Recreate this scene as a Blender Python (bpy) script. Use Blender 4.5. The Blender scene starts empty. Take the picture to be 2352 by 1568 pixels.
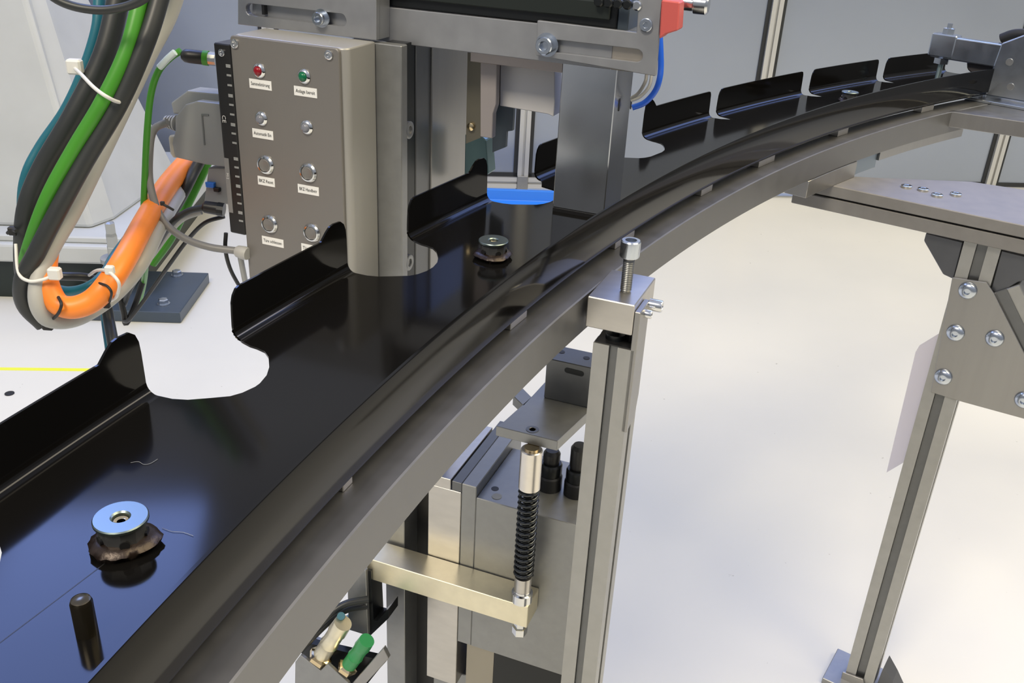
import bpy, bmesh, math, random
from math import sin, cos, pi, radians as R_, atan2, sqrt
from mathutils import Vector, Matrix
from mathutils.geometry import tessellate_polygon
random.seed(7)
SC = bpy.context.scene
COL = SC.collection

# ---------------------------------------------------------------- camera (surveyed: 1.2 m above the floor, 26 deg down)
F = 2185.0
D = Vector((-232.5, 4392.0, F)).normalized()
YC = (Vector((0, 0, 1)) - D * D.z).normalized(); ZC = -D; XC = YC.cross(ZC)
CAMZ = 1.2
def axis(i): return Vector((XC[i], YC[i], ZC[i]))
right, down, fwd = axis(0), axis(1), axis(2)
cam = bpy.data.cameras.new('camera'); cam.sensor_width = 36; cam.lens = F / 2352 * 36; cam.clip_start = .02
camo = bpy.data.objects.new('camera', cam); COL.objects.link(camo)
m = Matrix((( right.x, -down.x, -fwd.x), (right.y, -down.y, -fwd.y), (right.z, -down.z, -fwd.z))).to_4x4()
m.translation = (0, 0, CAMZ); camo.matrix_world = m
SC.camera = camo

# ---------------------------------------------------------------- world, lamps, exposure
SC.view_settings.view_transform = 'Standard'; SC.view_settings.look = 'None'
SC.view_settings.exposure = 0.0; SC.view_settings.gamma = 1.0; SC.view_settings.use_curve_mapping = False
W = bpy.data.worlds.new('hall'); SC.world = W; W.use_nodes = True
wn = W.node_tree; wn.nodes.clear()
wo = wn.nodes.new('ShaderNodeOutputWorld'); wb = wn.nodes.new('ShaderNodeBackground')
tc = wn.nodes.new('ShaderNodeTexCoord'); sp = wn.nodes.new('ShaderNodeSeparateXYZ'); cr = wn.nodes.new('ShaderNodeValToRGB')
wn.links.new(tc.outputs['Generated'], sp.inputs[0]); wn.links.new(sp.outputs['Z'], cr.inputs[0])
wn.links.new(cr.outputs[0], wb.inputs[0]); wn.links.new(wb.outputs[0], wo.inputs[0])
e = cr.color_ramp.elements
e[0].position = 0.0; e[0].color = (.24, .245, .255, 1)
e[1].position = 1.0; e[1].color = (.46, .50, .62, 1)
for p_, c_ in ((.25, (.30, .315, .34)), (.42, (.30, .32, .37)), (.52, (.64, .65, .71)), (.7, (.50, .53, .64))):
    k = e.new(p_); k.color = (*c_, 1)
wb.inputs[1].default_value = 1.0
def area(name, loc, target, sx, sy, power, color):
    l = bpy.data.lights.new(name, 'AREA'); l.shape = 'RECTANGLE'; l.size = sx; l.size_y = sy; l.energy = power; l.color = color
    o = bpy.data.objects.new(name, l); COL.objects.link(o); o.location = loc
    o.rotation_euler = (Vector(target) - Vector(loc)).to_track_quat('-Z', 'Y').to_euler(); return o
area('hall_lamp', (2.5, .3, 4.3), (1.5, 1.2, 0), 3.2, 2.2, 150, (1, .84, .50))
area('hall_lamp', (-1.1, -1.3, 3.7), (-.2, .9, .9), 1.3, .8, 96, (1, .89, .70))
area('hall_lamp', (2.8, 3.0, 4.4), (2.2, 3.2, 0), 2.0, .9, 55, (1, .88, .68))
area('blue_lamp', (2.9, 5.2, 4.3), (.3, 1.2, .9), 3.4, 2.6, 95, (.20, .36, 1))
b2 = area('blue_lamp', (.35, 4.75, 3.0), (.35, 4.75, 0), 1.1, 1.6, 14, (.24, .40, 1)); b2.rotation_euler = (0, 0, R_(-8))
bl = area('blue_lamp', (-1.45, 2.4, 3.0), (-1.45, 2.4, 0), .75, 1.5, 38, (.26, .40, 1)); bl.rotation_euler = (0, 0, R_(11))

# ---------------------------------------------------------------- survey helpers: a pixel of the photograph on a known plane -> metres
O = Vector((0, 0, CAMZ))
def ray(x, y):
    r = Vector((x - 1176, y - 784, F)).normalized(); return Vector((r.dot(XC), r.dot(YC), r.dot(ZC)))
def atz(x, y, z): r = ray(x, y); return O + r * ((z - CAMZ) / r.z)
def atd(x, y, d): r = ray(x, y); return O + r * (d / r.y)
def onpl(x, y, p, n): r = ray(x, y); return O + r * ((p - O).dot(n) / r.dot(n))
CX, CY = 2.4271, -.4559
RL, RW, RB = 2.8189, 2.6591, 2.6454          # tray: tab side radius, wall side radius, rail radius
ZT = .90; ZR = .8878                         # tray floor, rail top
def P(s, r, z):                              # point by arc length along the conveyor, radius, height
    f = pi - s / RL; return Vector((CX + r * cos(f), CY + r * sin(f), z))

class Fr:                                    # upright working frame: u to the right, v away, z up
    def __init__(s, o, az):
        s.o = Vector((o[0], o[1], 0)); a = R_(az); s.a = a
        s.U = Vector((cos(a), sin(a), 0)); s.V = Vector((-sin(a), cos(a), 0))
    def w(s, u, v, z): return s.o + s.U * u + s.V * v + Vector((0, 0, z))
    def loc(s, p): d = Vector(p) - s.o; return d.dot(s.U), d.dot(s.V), p[2]
    def f(s, x, y, v=0): q = s.loc(onpl(x, y, s.w(0, v, 0), s.V)); return (q[0], q[2])
    def s(s, x, y, u=0): q = s.loc(onpl(x, y, s.w(u, 0, 0), s.U)); return (q[1], q[2])
    def t(s, x, y, z): q = s.loc(atz(x, y, z)); return (q[0], q[1])
    def box(s, u0, u1, v0, v1, z0, z1): return s.slab('t', [(u0, v0), (u1, v0), (u1, v1), (u0, v1)], z0, z1)
    def slab(s, pl, out, a, b, holes=()):
        mp = {'t': lambda p, h: s.w(p[0], p[1], h), 'f': lambda p, h: s.w(p[0], h, p[1]), 's': lambda p, h: s.w(h, p[0], p[1])}[pl]
        loops = [list(out)] + [list(h) for h in holes]
        vs, fs = [], []
        flat = [q for l in loops for q in l]; n = len(flat)
        vs = [mp(q, a) for q in flat] + [mp(q, b) for q in flat]
        if holes:
            tri = tessellate_polygon([[Vector((q[0], q[1], 0)) for q in l] for l in loops])
            for t in tri: fs.append(tuple(t)); fs.append(tuple(i + n for i in reversed(t)))
        else:
            fs.append(tuple(range(n))); fs.append(tuple(range(2 * n - 1, n - 1, -1)))
        k = 0
        for l in loops:
            c = len(l)
            for i in range(c): j = (i + 1) % c; fs.append((k + i, k + j, k + j + n, k + i + n))
            k += c
        return vs, fs
def circ(cx, cy, r, n=20, ry=None): return [(cx + r * cos(2 * pi * i / n), cy + (ry or r) * sin(2 * pi * i / n)) for i in range(n)]
def slot2(p, q, r, n=8):                     # stadium around segment p-q
    p, q = Vector(p).to_2d() if len(p) > 2 else Vector(p), Vector(q); d = (q - p).normalized(); a0 = atan2(d.y, d.x)
    return [(q.x + r * cos(a0 - pi / 2 + pi * i / n), q.y + r * sin(a0 - pi / 2 + pi * i / n)) for i in range(n + 1)] + \
           [(p.x + r * cos(a0 + pi / 2 + pi * i / n), p.y + r * sin(a0 + pi / 2 + pi * i / n)) for i in range(n + 1)]
def rrect(x0, x1, y0, y1, r, n=5):
    o = []
    for cx, cy, a in ((x1 - r, y1 - r, 0), (x0 + r, y1 - r, 90), (x0 + r, y0 + r, 180), (x1 - r, y0 + r, 270)):
        o += [(cx + r * cos(R_(a + 90 * i / n)), cy + r * sin(R_(a + 90 * i / n))) for i in range(n + 1)]
    return o
def lathe(c, ax, prof, n=24, ph=0.0):        # prof: (radius, height along axis)
    c = Vector(c); ax = Vector(ax).normalized()
    a = ax.orthogonal().normalized() if abs(ax.z) < .99 else Vector((1, 0, 0)); b = ax.cross(a)
    vs, fs = [], []
    for r, h in prof:
        for i in range(n):
            t = 2 * pi * i / n + ph; vs.append(c + ax * h + (a * cos(t) + b * sin(t)) * r)
    for k in range(len(prof) - 1):
        for i in range(n):
            j = (i + 1) % n; fs.append((k * n + i, k * n + j, (k + 1) * n + j, (k + 1) * n + i))
    fs.append(tuple(range(n - 1, -1, -1))); k = (len(prof) - 1) * n; fs.append(tuple(range(k, k + n)))
    return vs, fs
def smoothpath(pts, sub=6):
    pts = [Vector(p) for p in pts]; q = [pts[0] * 2 - pts[1]] + pts + [pts[-1] * 2 - pts[-2]]; out = []
    for i in range(1, len(q) - 2):
        a, b, c, d = q[i - 1:i + 3]
        for k in range(sub):
            t = k / sub
            out.append(.5 * ((2 * b) + (c - a) * t + (2 * a - 5 * b + 4 * c - d) * t * t + (3 * b - a - 3 * c + d) * t ** 3))
    out.append(pts[-1]); return out
def tube(pts, r, n=12, sub=6, flat=None):
    c = smoothpath(pts, sub) if sub > 1 else [Vector(p) for p in pts]
    vs, fs = [], []; N = len(c)
    tg = [(c[min(i + 1, N - 1)] - c[max(i - 1, 0)]).normalized() for i in range(N)]
    x = tg[0].orthogonal().normalized()
    for i in range(N):
        x = (x - tg[i] * x.dot(tg[i])).normalized(); y = tg[i].cross(x)
        rr = r[0] + (r[1] - r[0]) * i / (N - 1) if isinstance(r, tuple) else r
        for k in range(n):
            a = 2 * pi * k / n; vs.append(c[i] + x * cos(a) * rr + y * sin(a) * rr * (flat or 1))
    for i in range(N - 1):
        for k in range(n):
            j = (k + 1) % n; fs.append((i * n + k, i * n + j, (i + 1) * n + j, (i + 1) * n + k))
    fs.append(tuple(range(n - 1, -1, -1))); fs.append(tuple(range((N - 1) * n, N * n)))
    return vs, fs
def join(*gs):
    vs, fs = [], []
    for g in gs: k = len(vs); vs += list(g[0]); fs += [tuple(i + k for i in f) for f in g[1]]
    return vs, fs

def wpos(o): return Vector(o.get('_o', (0, 0, 0)))
def tag(o, label=None, cat=None, group=None, kind=None):
    if label: o['label'] = label
    if cat: o['category'] = cat
    if group: o['group'] = group
    if kind: o['kind'] = kind
    return o
ORG = {}
def thing(name, label, cat, loc, group=None):
    o = bpy.data.objects.new(name, None); COL.objects.link(o); o.empty_display_size = .02
    o.location = loc; ORG[o.name] = Vector(loc); return tag(o, label, cat, group)
def part(name, geo, mat, parent=None, label=None, bevel=0, smooth=0, kind=None, seg=1):
    vs, fs = geo; vs = [Vector(v) for v in vs]
    if parent: org = ORG[parent.name]
    else:
        org = sum(vs, Vector()) / len(vs); org.z = min(v.z for v in vs)
    me = bpy.data.meshes.new(name); me.from_pydata([v - org for v in vs], [], fs)
    bm = bmesh.new(); bm.from_mesh(me); bmesh.ops.remove_doubles(bm, verts=bm.verts, dist=1e-6)
    bmesh.ops.recalc_face_normals(bm, faces=bm.faces)
    if smooth:
        ang = R_(smooth)
        for f in bm.faces: f.smooth = True
        for ed in bm.edges: ed.smooth = (len(ed.link_faces) == 2 and ed.calc_face_angle(0) < ang)
    bm.to_mesh(me); bm.free(); me.materials.append(mat)
    o = bpy.data.objects.new(name, me); COL.objects.link(o)
    if parent:
        o.parent = parent
        ORG[o.name] = org
    else: o.location = org; ORG[o.name] = org
    if bevel:
        b = o.modifiers.new('edge', 'BEVEL'); b.width = bevel; b.segments = seg; b.limit_method = 'ANGLE'; b.angle_limit = R_(35)
    if label: o['label'] = label
    if kind: o['kind'] = kind
    return o
def copy_tree(o, parent=None, off=None):
    c = o.copy(); COL.objects.link(c); c.parent = parent
    ORG[c.name] = ORG[o.name]
    for ch in o.children: copy_tree(ch, c)
    return c

# ---------------------------------------------------------------- materials
def mat(name, color, rough=.5, metal=0.0, noise=0, nscale=30, stretch=None, bump=0, trans=0, spec=.5, coat=0, dirt=None, emis=None):
    M = bpy.data.materials.new(name); M.use_nodes = True; nt = M.node_tree; b = nt.nodes['Principled BSDF']
    b.inputs['Base Color'].default_value = (*color, 1); b.inputs['Roughness'].default_value = rough; b.inputs['Metallic'].default_value = metal
    b.inputs['Specular IOR Level'].default_value = spec; b.inputs['Coat Weight'].default_value = coat
    b.inputs['Transmission Weight'].default_value = trans
    if noise or bump:
        t = nt.nodes.new('ShaderNodeTexCoord'); mp = nt.nodes.new('ShaderNodeMapping'); n = nt.nodes.new('ShaderNodeTexNoise')
        nt.links.new(t.outputs['Object'], mp.inputs[0]); nt.links.new(mp.outputs[0], n.inputs[0])
        if stretch: mp.inputs['Scale'].default_value = stretch
        n.inputs['Scale'].default_value = nscale; n.inputs['Detail'].default_value = 4
        if noise:
            r = nt.nodes.new('ShaderNodeMapRange'); r.inputs['To Min'].default_value = max(.02, rough - noise); r.inputs['To Max'].default_value = rough + noise
            nt.links.new(n.outputs['Fac'], r.inputs[0]); nt.links.new(r.outputs[0], b.inputs['Roughness'])
            mx = nt.nodes.new('ShaderNodeMix'); mx.data_type = 'RGBA'
            mx.inputs['A'].default_value = (*[c * .86 for c in color], 1); mx.inputs['B'].default_value = (*[min(1, c * 1.12) for c in color], 1)
            nt.links.new(n.outputs['Fac'], mx.inputs['Factor']); nt.links.new(mx.outputs['Result'], b.inputs['Base Color'])
        if bump:
            bp = nt.nodes.new('ShaderNodeBump'); bp.inputs['Strength'].default_value = bump; bp.inputs['Distance'].default_value = .0005
            nt.links.new(n.outputs['Fac'], bp.inputs['Height']); nt.links.new(bp.outputs[0], b.inputs['Normal'])
    if emis: b.inputs['Emission Color'].default_value = (*emis[0], 1); b.inputs['Emission Strength'].default_value = emis[1]
    return M
ALU = mat('brushed_aluminium', (.34, .335, .33), .34, .9, .07, 60, (1, 1, .06), .05)
ALU2 = mat('milled_aluminium', (.56, .54, .51), .32, .92, .02, 90, (.1, 1, 1), 0)
ALUG = mat('grey_anodised', (.31, .315, .315), .42, .75, .05, 80)
ALUD = mat('dark_grey_steel', (.17, .175, .18), .38, .75, .06, 70)
PROF = mat('profile_aluminium', (.40, .40, .39), .42, .75, .04, 60)
POL = mat('polished_aluminium', (.68, .71, .76), .22, .95, .05, 25, (1, 1, .5), .02)
RAILM = mat('rail_aluminium', (.215, .215, .22), .44, .8, .08, 45, None, .06)
BEAMM = mat('bluish_satin_aluminium', (.34, .35, .375), .42, .6, .05, 60)
DISC = mat('machined_disc', (.21, .26, .26), .34, .95, .04, 60)
BOXM = mat('grey_painted_box', (.36, .355, .34), .42, .3)
BOXF = mat('box_front_plate', (.21, .20, .19), .42, .35)
STEEL = mat('bright_steel', (.72, .73, .74), .14, 1, .05, 100)
ZINC = mat('zinc_plated', (.55, .60, .68), .2, .95, .06, 60)
BRASS = mat('yellow_brass', (.75, .60, .36), .18, 1, .05, 80)
GOLD = mat('pale_brushed_brass', (.82, .76, .58), .34, .85, .04, 60)
TRAY = mat('black_lacquer', (.0045, .0042, .004), .10, 0, .03, 14, None, 0, spec=.19)
BLK = mat('black_plastic', (.012, .012, .013), .4, 0)
BLKM = mat('black_metal', (.012, .014, .016), .3, .3)
RUB = mat('black_rubber', (.015, .015, .016), .6)
SPRG = mat('spring_steel', (.07, .075, .08), .25, .9)
GRUB = mat('rough_dark_weld', (.030, .020, .016), .35, .5, .15, 300, None, .6)
WHITE = mat('white_paint', (.54, .56, .55), .4, 0, .03, 6)
WHITEL = mat('white_label', (.85, .85, .83), .6)
INK = mat('black_ink', (.02, .02, .02), .6)
GREYP = mat('grey_plastic', (.30, .31, .31), .45)
LGREY = mat('light_grey_cable', (.42, .42, .40), .45)
MGREY = mat('mid_grey_cable', (.20, .20, .20), .42)
DGREY = mat('dark_grey_cable', (.024, .027, .028), .42)
TEAL = mat('teal_cable', (.012, .13, .18), .4)
GREEN = mat('green_cable', (.05, .25, .018), .42)
GREEN2 = mat('green_hose', (.03, .30, .09), .35)
ORANGE = mat('orange_cable', (.92, .25, .03), .4, 0, .03, 40)
BLUE = mat('blue_hose', (.01, .10, .62), .3)
BLUEP = mat('blue_plastic', (.03, .22, .80), .35)
TIE = mat('clear_white_tie', (.72, .72, .70), .4)
REDL = mat('red_lens', (.25, .004, .012), .15)
GRNL = mat('green_lens', (.003, .14, .06), .15)
CLRL = mat('clear_lens', (.20, .21, .25), .12)
REDP = mat('red_plastic', (.55, .10, .09), .45)
YEL = mat('yellow_tape', (.82, .84, .06), .5)
CARD = mat('white_card', (.72, .70, .80), .6)
PANEL = mat('grey_fence_panel', (.315, .355, .43), .22, .35, .03, 1.5)
GASK = mat('black_gasket', (.02, .022, .024), .5)
SLATE = mat('slate_grey_paint', (.055, .075, .10), .32, .1, .05, 20)
DARKG = mat('dark_green_plinth', (.012, .02, .017), .4)
# floor: glossy cream epoxy, faint stains
TABM = mat('table_plate_grey', (.26, .25, .24), .5, .5, .05, 60)
FENP = mat('fence_profile', (.60, .60, .58), .4, .6)
FLOOR = mat('cream_epoxy', (.74, .70, .62), .30)
nt = FLOOR.node_tree; b = nt.nodes['Principled BSDF']; t = nt.nodes.new('ShaderNodeTexCoord')
n1 = nt.nodes.new('ShaderNodeTexNoise'); n1.inputs['Scale'].default_value = 1.1; n1.inputs['Detail'].default_value = 5
n2 = nt.nodes.new('ShaderNodeTexNoise'); n2.inputs['Scale'].default_value = 55; n2.inputs['Detail'].default_value = 2
r1 = nt.nodes.new('ShaderNodeValToRGB'); r1.color_ramp.elements[0].position = .3; r1.color_ramp.elements[0].color = (.66, .65, .58, 1)
r1.color_ramp.elements[1].position = .7; r1.color_ramp.elements[1].color = (.77, .745, .64, 1)
r2 = nt.nodes.new('ShaderNodeValToRGB'); r2.color_ramp.elements[0].position = .18; r2.color_ramp.elements[0].color = (.55, .53, .5, 1)
r2.color_ramp.elements[1].position = .23; r2.color_ramp.elements[1].color = (1, 1, 1, 1)
mx = nt.nodes.new('ShaderNodeMix'); mx.data_type = 'RGBA'; mx.blend_type = 'MULTIPLY'; mx.inputs['Factor'].default_value = 1
for n, r in ((n1, r1), (n2, r2)): nt.links.new(t.outputs['Object'], n.inputs[0]); nt.links.new(n.outputs['Fac'], r.inputs[0])
nt.links.new(r1.outputs[0], mx.inputs['A']); nt.links.new(r2.outputs[0], mx.inputs['B']); nt.links.new(mx.outputs['Result'], b.inputs['Base Color'])
rr = nt.nodes.new('ShaderNodeMapRange'); rr.inputs['To Min'].default_value = .22; rr.inputs['To Max'].default_value = .42
nt.links.new(n1.outputs['Fac'], rr.inputs[0]); nt.links.new(rr.outputs[0], b.inputs['Roughness'])

# small hardware
def screw(name, c, ax, r, h, parent, hexr=.5, m=None, washer=0, label=None):
    g = lathe(c, ax, [(r, 0), (r, h * .88), (r * .9, h), (r * hexr * 1.08, h), (r * hexr, h * .96), (r * hexr, h * .45)], 24)
    o = part(name, g, m or STEEL, parent, label, smooth=30)
    if washer: part('washer', lathe(Vector(c) - Vector(ax).normalized() * .0012, ax, [(washer, 0), (washer, .0014)], 24), m or STEEL, o, smooth=30)
    return o
def button_head(c, ax, r, parent):
    g = lathe(c, ax, [(r, 0), (r, r * .12), (r * .93, r * .3), (r * .75, r * .46), (r * .5, r * .55), (r * .36, r * .57), (r * .34, r * .57), (r * .33, r * .3)], 28)
    return part('button_bolt', g, ZINC, parent, smooth=50)
def text(s, c, ux, vx, h, mat_, parent, width=None):
    cu = bpy.data.curves.new('print', 'FONT'); cu.body = s; cu.size = h; cu.align_x = 'CENTER'; cu.align_y = 'CENTER'; cu.resolution_u = 2
    to = bpy.data.objects.new('tmp', cu); COL.objects.link(to)
    dg = bpy.context.evaluated_depsgraph_get(); me0 = bpy.data.meshes.new_from_object(to.evaluated_get(dg))
    xs = [v.co.x for v in me0.vertices]; k = 1
    if width and xs: k = width / (max(xs) - min(xs))
    ux, vx = Vector(ux), Vector(vx)
    vs = [Vector(c) + ux * v.co.x * k + vx * v.co.y for v in me0.vertices]; fs = [tuple(p.vertices) for p in me0.polygons]
    bpy.data.objects.remove(to); bpy.data.curves.remove(cu); bpy.data.meshes.remove(me0)
    o = part('lettering', (vs, fs), mat_, parent); return o

# ================================================================ STRUCTURE: floor
fl = part('floor', ([(-5, -2, 0), (6, -2, 0), (6, 7.5, 0), (-5, 7.5, 0), (-5, -2, -.1), (6, -2, -.1), (6, 7.5, -.1), (-5, 7.5, -.1)],
     [(0, 1, 2, 3), (4, 7, 6, 5), (0, 4, 5, 1), (1, 5, 6, 2), (2, 6, 7, 3), (3, 7, 4, 0)]), FLOOR)
tag(fl, 'cream glossy epoxy hall floor', None, None, 'structure')

# ================================================================ safety fence behind
FF = Fr((0.0, 3.79), 6.4)
fence = thing('safety_fence', 'aluminium framed grey panel fence standing behind the conveyor', 'fence', FF.w(0, 0, 0))
ups = [-2.95, -1.96, -.98, FF.t(1195, 433, 0)[0], FF.t(1702, 440, 0)[0], FF.t(2236, 447, 0)[0], FF.t(2236, 447, 0)[0] + 1.0]
def profile_loop(w, sl=.010, dp=.009):        # square profile section with an open groove on each side
    h = w / 2; g = sl / 2; o = []
    for k in range(4):
        a = k * pi / 2
        for x, y in ((-h, -h), (-g, -h), (-g, -h + .002), (-g - .003, -h + .002), (-g - .003, -h + dp), (g + .003, -h + dp), (g + .003, -h + .002), (g, -h + .002), (g, -h)):
            o.append((x * cos(a) - y * sin(a), x * sin(a) + y * cos(a)))
    return o
for i, u in enumerate(ups):
    part('post', FF.slab('t', [(u + x, .022 + y) for x, y in profile_loop(.044)], .012, 2.3), FENP, fence)
    part('post_foot', FF.box(u - .022, u + .022, -.006, .05, 0, .075), ALUG, fence, bevel=.002)
for a, b_ in zip(ups[:-1], ups[1:]):
    for z0 in (.045,):
        part('rail', FF.slab('s', [(.022 + x, z0 + y) for x, y in profile_loop(.044)], a + .023, b_ - .023), FENP, fence)
    part('panel', FF.box(a + .036, b_ - .036, .018, .024, .082, 2.3), PANEL, fence)
    part('gasket', join(FF.box(a + .022, a + .038, .012, .028, .067, 2.3), FF.box(b_ - .038, b_ - .022, .012, .028, .067, 2.3), FF.box(a + .022, b_ - .022, .012, .028, .067, .084)), GASK, fence)

# blue low crate in front of the fence, seen through the tray notch
CR = Fr(atz(1120, 500, 0), 3)
u0 = CR.t(1000, 500, 0)[0]; u1 = CR.t(1330, 500, 0)[0]
bar_ = thing('threshold_bar', 'low bright blue plastic bar on the floor seen through the tray notch', 'bar', CR.w((u0 + u1) / 2, .02, 0))
zt_ = CR.f(1200, 438, 0)[1]; zm_ = CR.f(1200, 461, 0)[1]
part('bar_body', CR.slab('s', [(0, zm_), (0, zt_), (.02, zt_), (.02, 0), (-.09, 0), (-.09, .03), (-.05, .055)], u0 - .2, u1 + .02), BLUEP, bar_, bevel=.002)

# ================================================================ white machine pedestal at left
K = Fr(atz(100, 683, 0), 4)
ped = thing('machine_pedestal', 'white painted machine pedestal on a black plinth behind the cables', 'machine', K.w(0, .3, 0))
zp = K.f(100, 606, 0)[1]; vfl = -.03; zf0 = K.f(100, 605, vfl)[1]; zf1 = K.f(100, 563, vfl)[1]; ur = K.f(338, 606, vfl)[0]
part('plinth', K.box(-1.4, ur - .06, 0, .9, 0, zf0), DARKG, ped)
part('flange', K.box(-1.4, ur, vfl, .95, zf0, zf1), WHITE, ped, bevel=.008, seg=2)
part('flange_step', K.box(-1.4, ur - .03, vfl + .022, .9, zf1, zf1 + .02), WHITE, ped, bevel=.004)
def ln(xa, ya, xb, yb, v, z):                # follow a surveyed edge on plane v to height z
    a = K.f(xa, ya, v); c = K.f(xb, yb, v); t = (z - a[1]) / (c[1] - a[1]); return (a[0] + (c[0] - a[0]) * t)
vs = []
for z in (zf1 + .02, 1.75):
    g = (z - zf1) * .05
    for (e_, v) in (((60, 0, 219, 556), .06 + g), ((105, 0, 256, 480), .14 + g), ((205, 0, 440, 460), .62)):
        vs.append(K.w(ln(*e_, v, z), v, z))
    vs += [K.w(-1.0, .62, z), K.w(-1.3, .3, z), K.w(-1.3, .06 + g, z)]
body = (vs, [tuple(range(5, -1, -1)), tuple(range(6, 12))] + [(i, (i + 1) % 6, 6 + (i + 1) % 6, 6 + i) for i in range(6)])
part('body', body, WHITE, ped, bevel=.012, seg=2)
c = atz(263, 590, zf1 + .02); 
ab = part('anchor_bolt', lathe(c, (0, 0, 1), [(.017, 0), (.017, .03), (.0155, .032), (.0155, .062), (.0135, .07), (.0135, .098), (.006, .102)], 6), mat('dull_zinc', (.45, .46, .44), .35, .8), ped)
part('washer', lathe(c - Vector((0, 0, .012)), (0, 0, 1), [(.037, 0), (.037, .012)], 24), GREYP, ab, smooth=30)
# dark floor plate with bolts
FP = Fr(atz(400, 742, 0), 3)
uR = FP.t(416, 742, 0)[0]; uL = FP.t(120, 735, 0)[0]; th = .034
vb_ = FP.t(443, 625, th)[1]
plate = thing('floor_plate', 'dark slate steel anchor plate bolted to the floor', 'plate', FP.w((uL + uR) / 2, vb_ / 2, 0))
part('plate_body', FP.slab('t', [(uL, 0), (uR, 0), (uR + .006, vb_), (uL, vb_)], 0, th), SLATE, plate, bevel=.002)
for x, y in ((376, 698), (407, 632)):
    q = atz(x, y, th)
    bo = part('hex_bolt', lathe(q, (0, 0, 1), [(.014, .003), (.014, .014), (.012, .0165)], 6), ZINC, plate)
    part('washer', lathe(q, (0, 0, 1), [(.018, 0), (.018, .003)], 24), ZINC, bo, smooth=30)
# floor tape and a dark plug
YT = Fr(atz(0, 847, 0), 5)
tp = part('floor_tape', YT.box(-.6, .30, -.007, .007, 0, .0008), YEL); tag(tp, 'thin yellow tape line stuck on the floor at left', 'tape')
pg = part('floor_plug', lathe(atz(22, 904, 0), (0, 0, 1), [(.011, 0), (.011, .002), (.008, .003)], 20), RUB); tag(pg, 'small dark plug on the floor below the yellow tape', 'plug')

# ================================================================ TRAY (black bent sheet)
FIL = .0075                                   # bend radius
def interp(tab, s):
    if s <= tab[0][0]: return tab[0][1]
    for (a, x), (b_, y) in zip(tab[:-1], tab[1:]):
        if s <= b_: return x + (y - x) * (s - a) / (b_ - a)
    return tab[-1][1]
# edge of the sheet: radius where notched (t<RL), or height above the bend (RL + z) on tabs
H = .0358; HE = .0455
def tab_edge(s0, s1, ear_l=False, ear_r=False):
    o = []
    if ear_l: o += [(s0, .004), (s0 + .0006, .03), (s0 + .002, .040), (s0 + .005, HE), (s0 + .016, HE + .0003), (s0 + .021, HE - .003), (s0 + .028, H)]
    else: o += [(s0, .006), (s0 + .0006, .018), (s0 + .0012, .026), (s0 + .003, .031), (s0 + .0065, H - .001), (s0 + .010, H)]
    if ear_r: o += [(s1 - .034, H), (s1 - .027, HE - .004), (s1 - .022, HE - .0008), (s1 - .017, HE), (s1 - .008, HE - .0006), (s1 - .0035, HE - .004), (s1 - .0012, .036), (s1 - .0005, .028), (s1, .004)]
    else: o += [(s1 - .006, H), (s1 - .003, H - .001), (s1 - .001, H - .005), (s1 - .0004, .02), (s1, .006)]
    return o
def wide(s0, s1):                            # wide notch, radius profile (floor edge)
    return [(s0 + .0001, 2.812), (s0 + .0008, 2.801), (s0 + .004, 2.792), (s0 + .012, 2.781), (s0 + .019, 2.772), (s0 + .026, 2.768), (s0 + .036, 2.7655),
            (s1 - .045, 2.7655), (s1 - .034, 2.768), (s1 - .024, 2.773), (s1 - .012, 2.782), (s1 - .0065, 2.789), (s1 - .0045, 2.797), (s1 - .0040, 2.803), (s1 - .0018, 2.810), (s1 - .0001, 2.815)]
def narrow(s0, s1): return [(s0 + .0001, 2.811), (s0 + .003, 2.801), (s0 + .009, 2.794), (s1 - .004, 2.786), (s1 - .002, 2.80), (s1 - .0001, 2.812)]
TABS = [(.50, .755, 0, 1), (.8425, .9815, 0, 1), (1.0675, 1.209, 0, 1), (1.300, 1.438, 0, 1), (1.5345, 1.672, 0, 1), (1.7815, 1.955, 1, 0), (1.9765, 2.2185, 0, 0), (2.2445, 2.4485, 0, 0), (2.472, 2.665, 0, 0), (2.90, 3.25, 1, 0)]
edge = []                                    # (s, kind, value)
ET = []
for i, (a, b_, el, er) in enumerate(TABS):
    ET += [(s, RL + z) for s, z in tab_edge(a, b_, el, er)]
    if i + 1 < len(TABS):
        n_ = TABS[i + 1][0]; ET += (narrow if n_ - b_ < .04 else wide)(b_, n_) if abs(b_ - 1.438) > .001 else wide(b_, n_)[:8] + [(1.5125, 2.7645), (1.5138, 2.784), (1.5165, 2.800), (1.528, 2.8065), (1.5344, 2.812)]
def ss():
    out = set()
    s = TABS[0][0]
    while s < TABS[-1][1]: out.add(round(s, 5)); s += .006
    for (a, _), (b_, _) in zip(ET[:-1], ET[1:]):
        for k in range(4): out.add(round(a + (b_ - a) * k / 4, 5))
    return sorted(out)
SS = ss()
def sheet_pt(s, t):                          # t: radius on the flat, RL + height beyond the bend
    if t <= RL - FIL: return P(s, t, ZT)
    q = t - (RL - FIL); arcl = FIL * pi / 2
    lim = FIL                                # height of bend end measured as t = RL + FIL
    if t < RL + FIL:
        a = (t - (RL - FIL)) / (2 * FIL) * pi / 2
        return P(s, RL - FIL + FIL * sin(a), ZT + FIL - FIL * cos(a))
    return P(s, RL, ZT + (t - RL))
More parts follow.
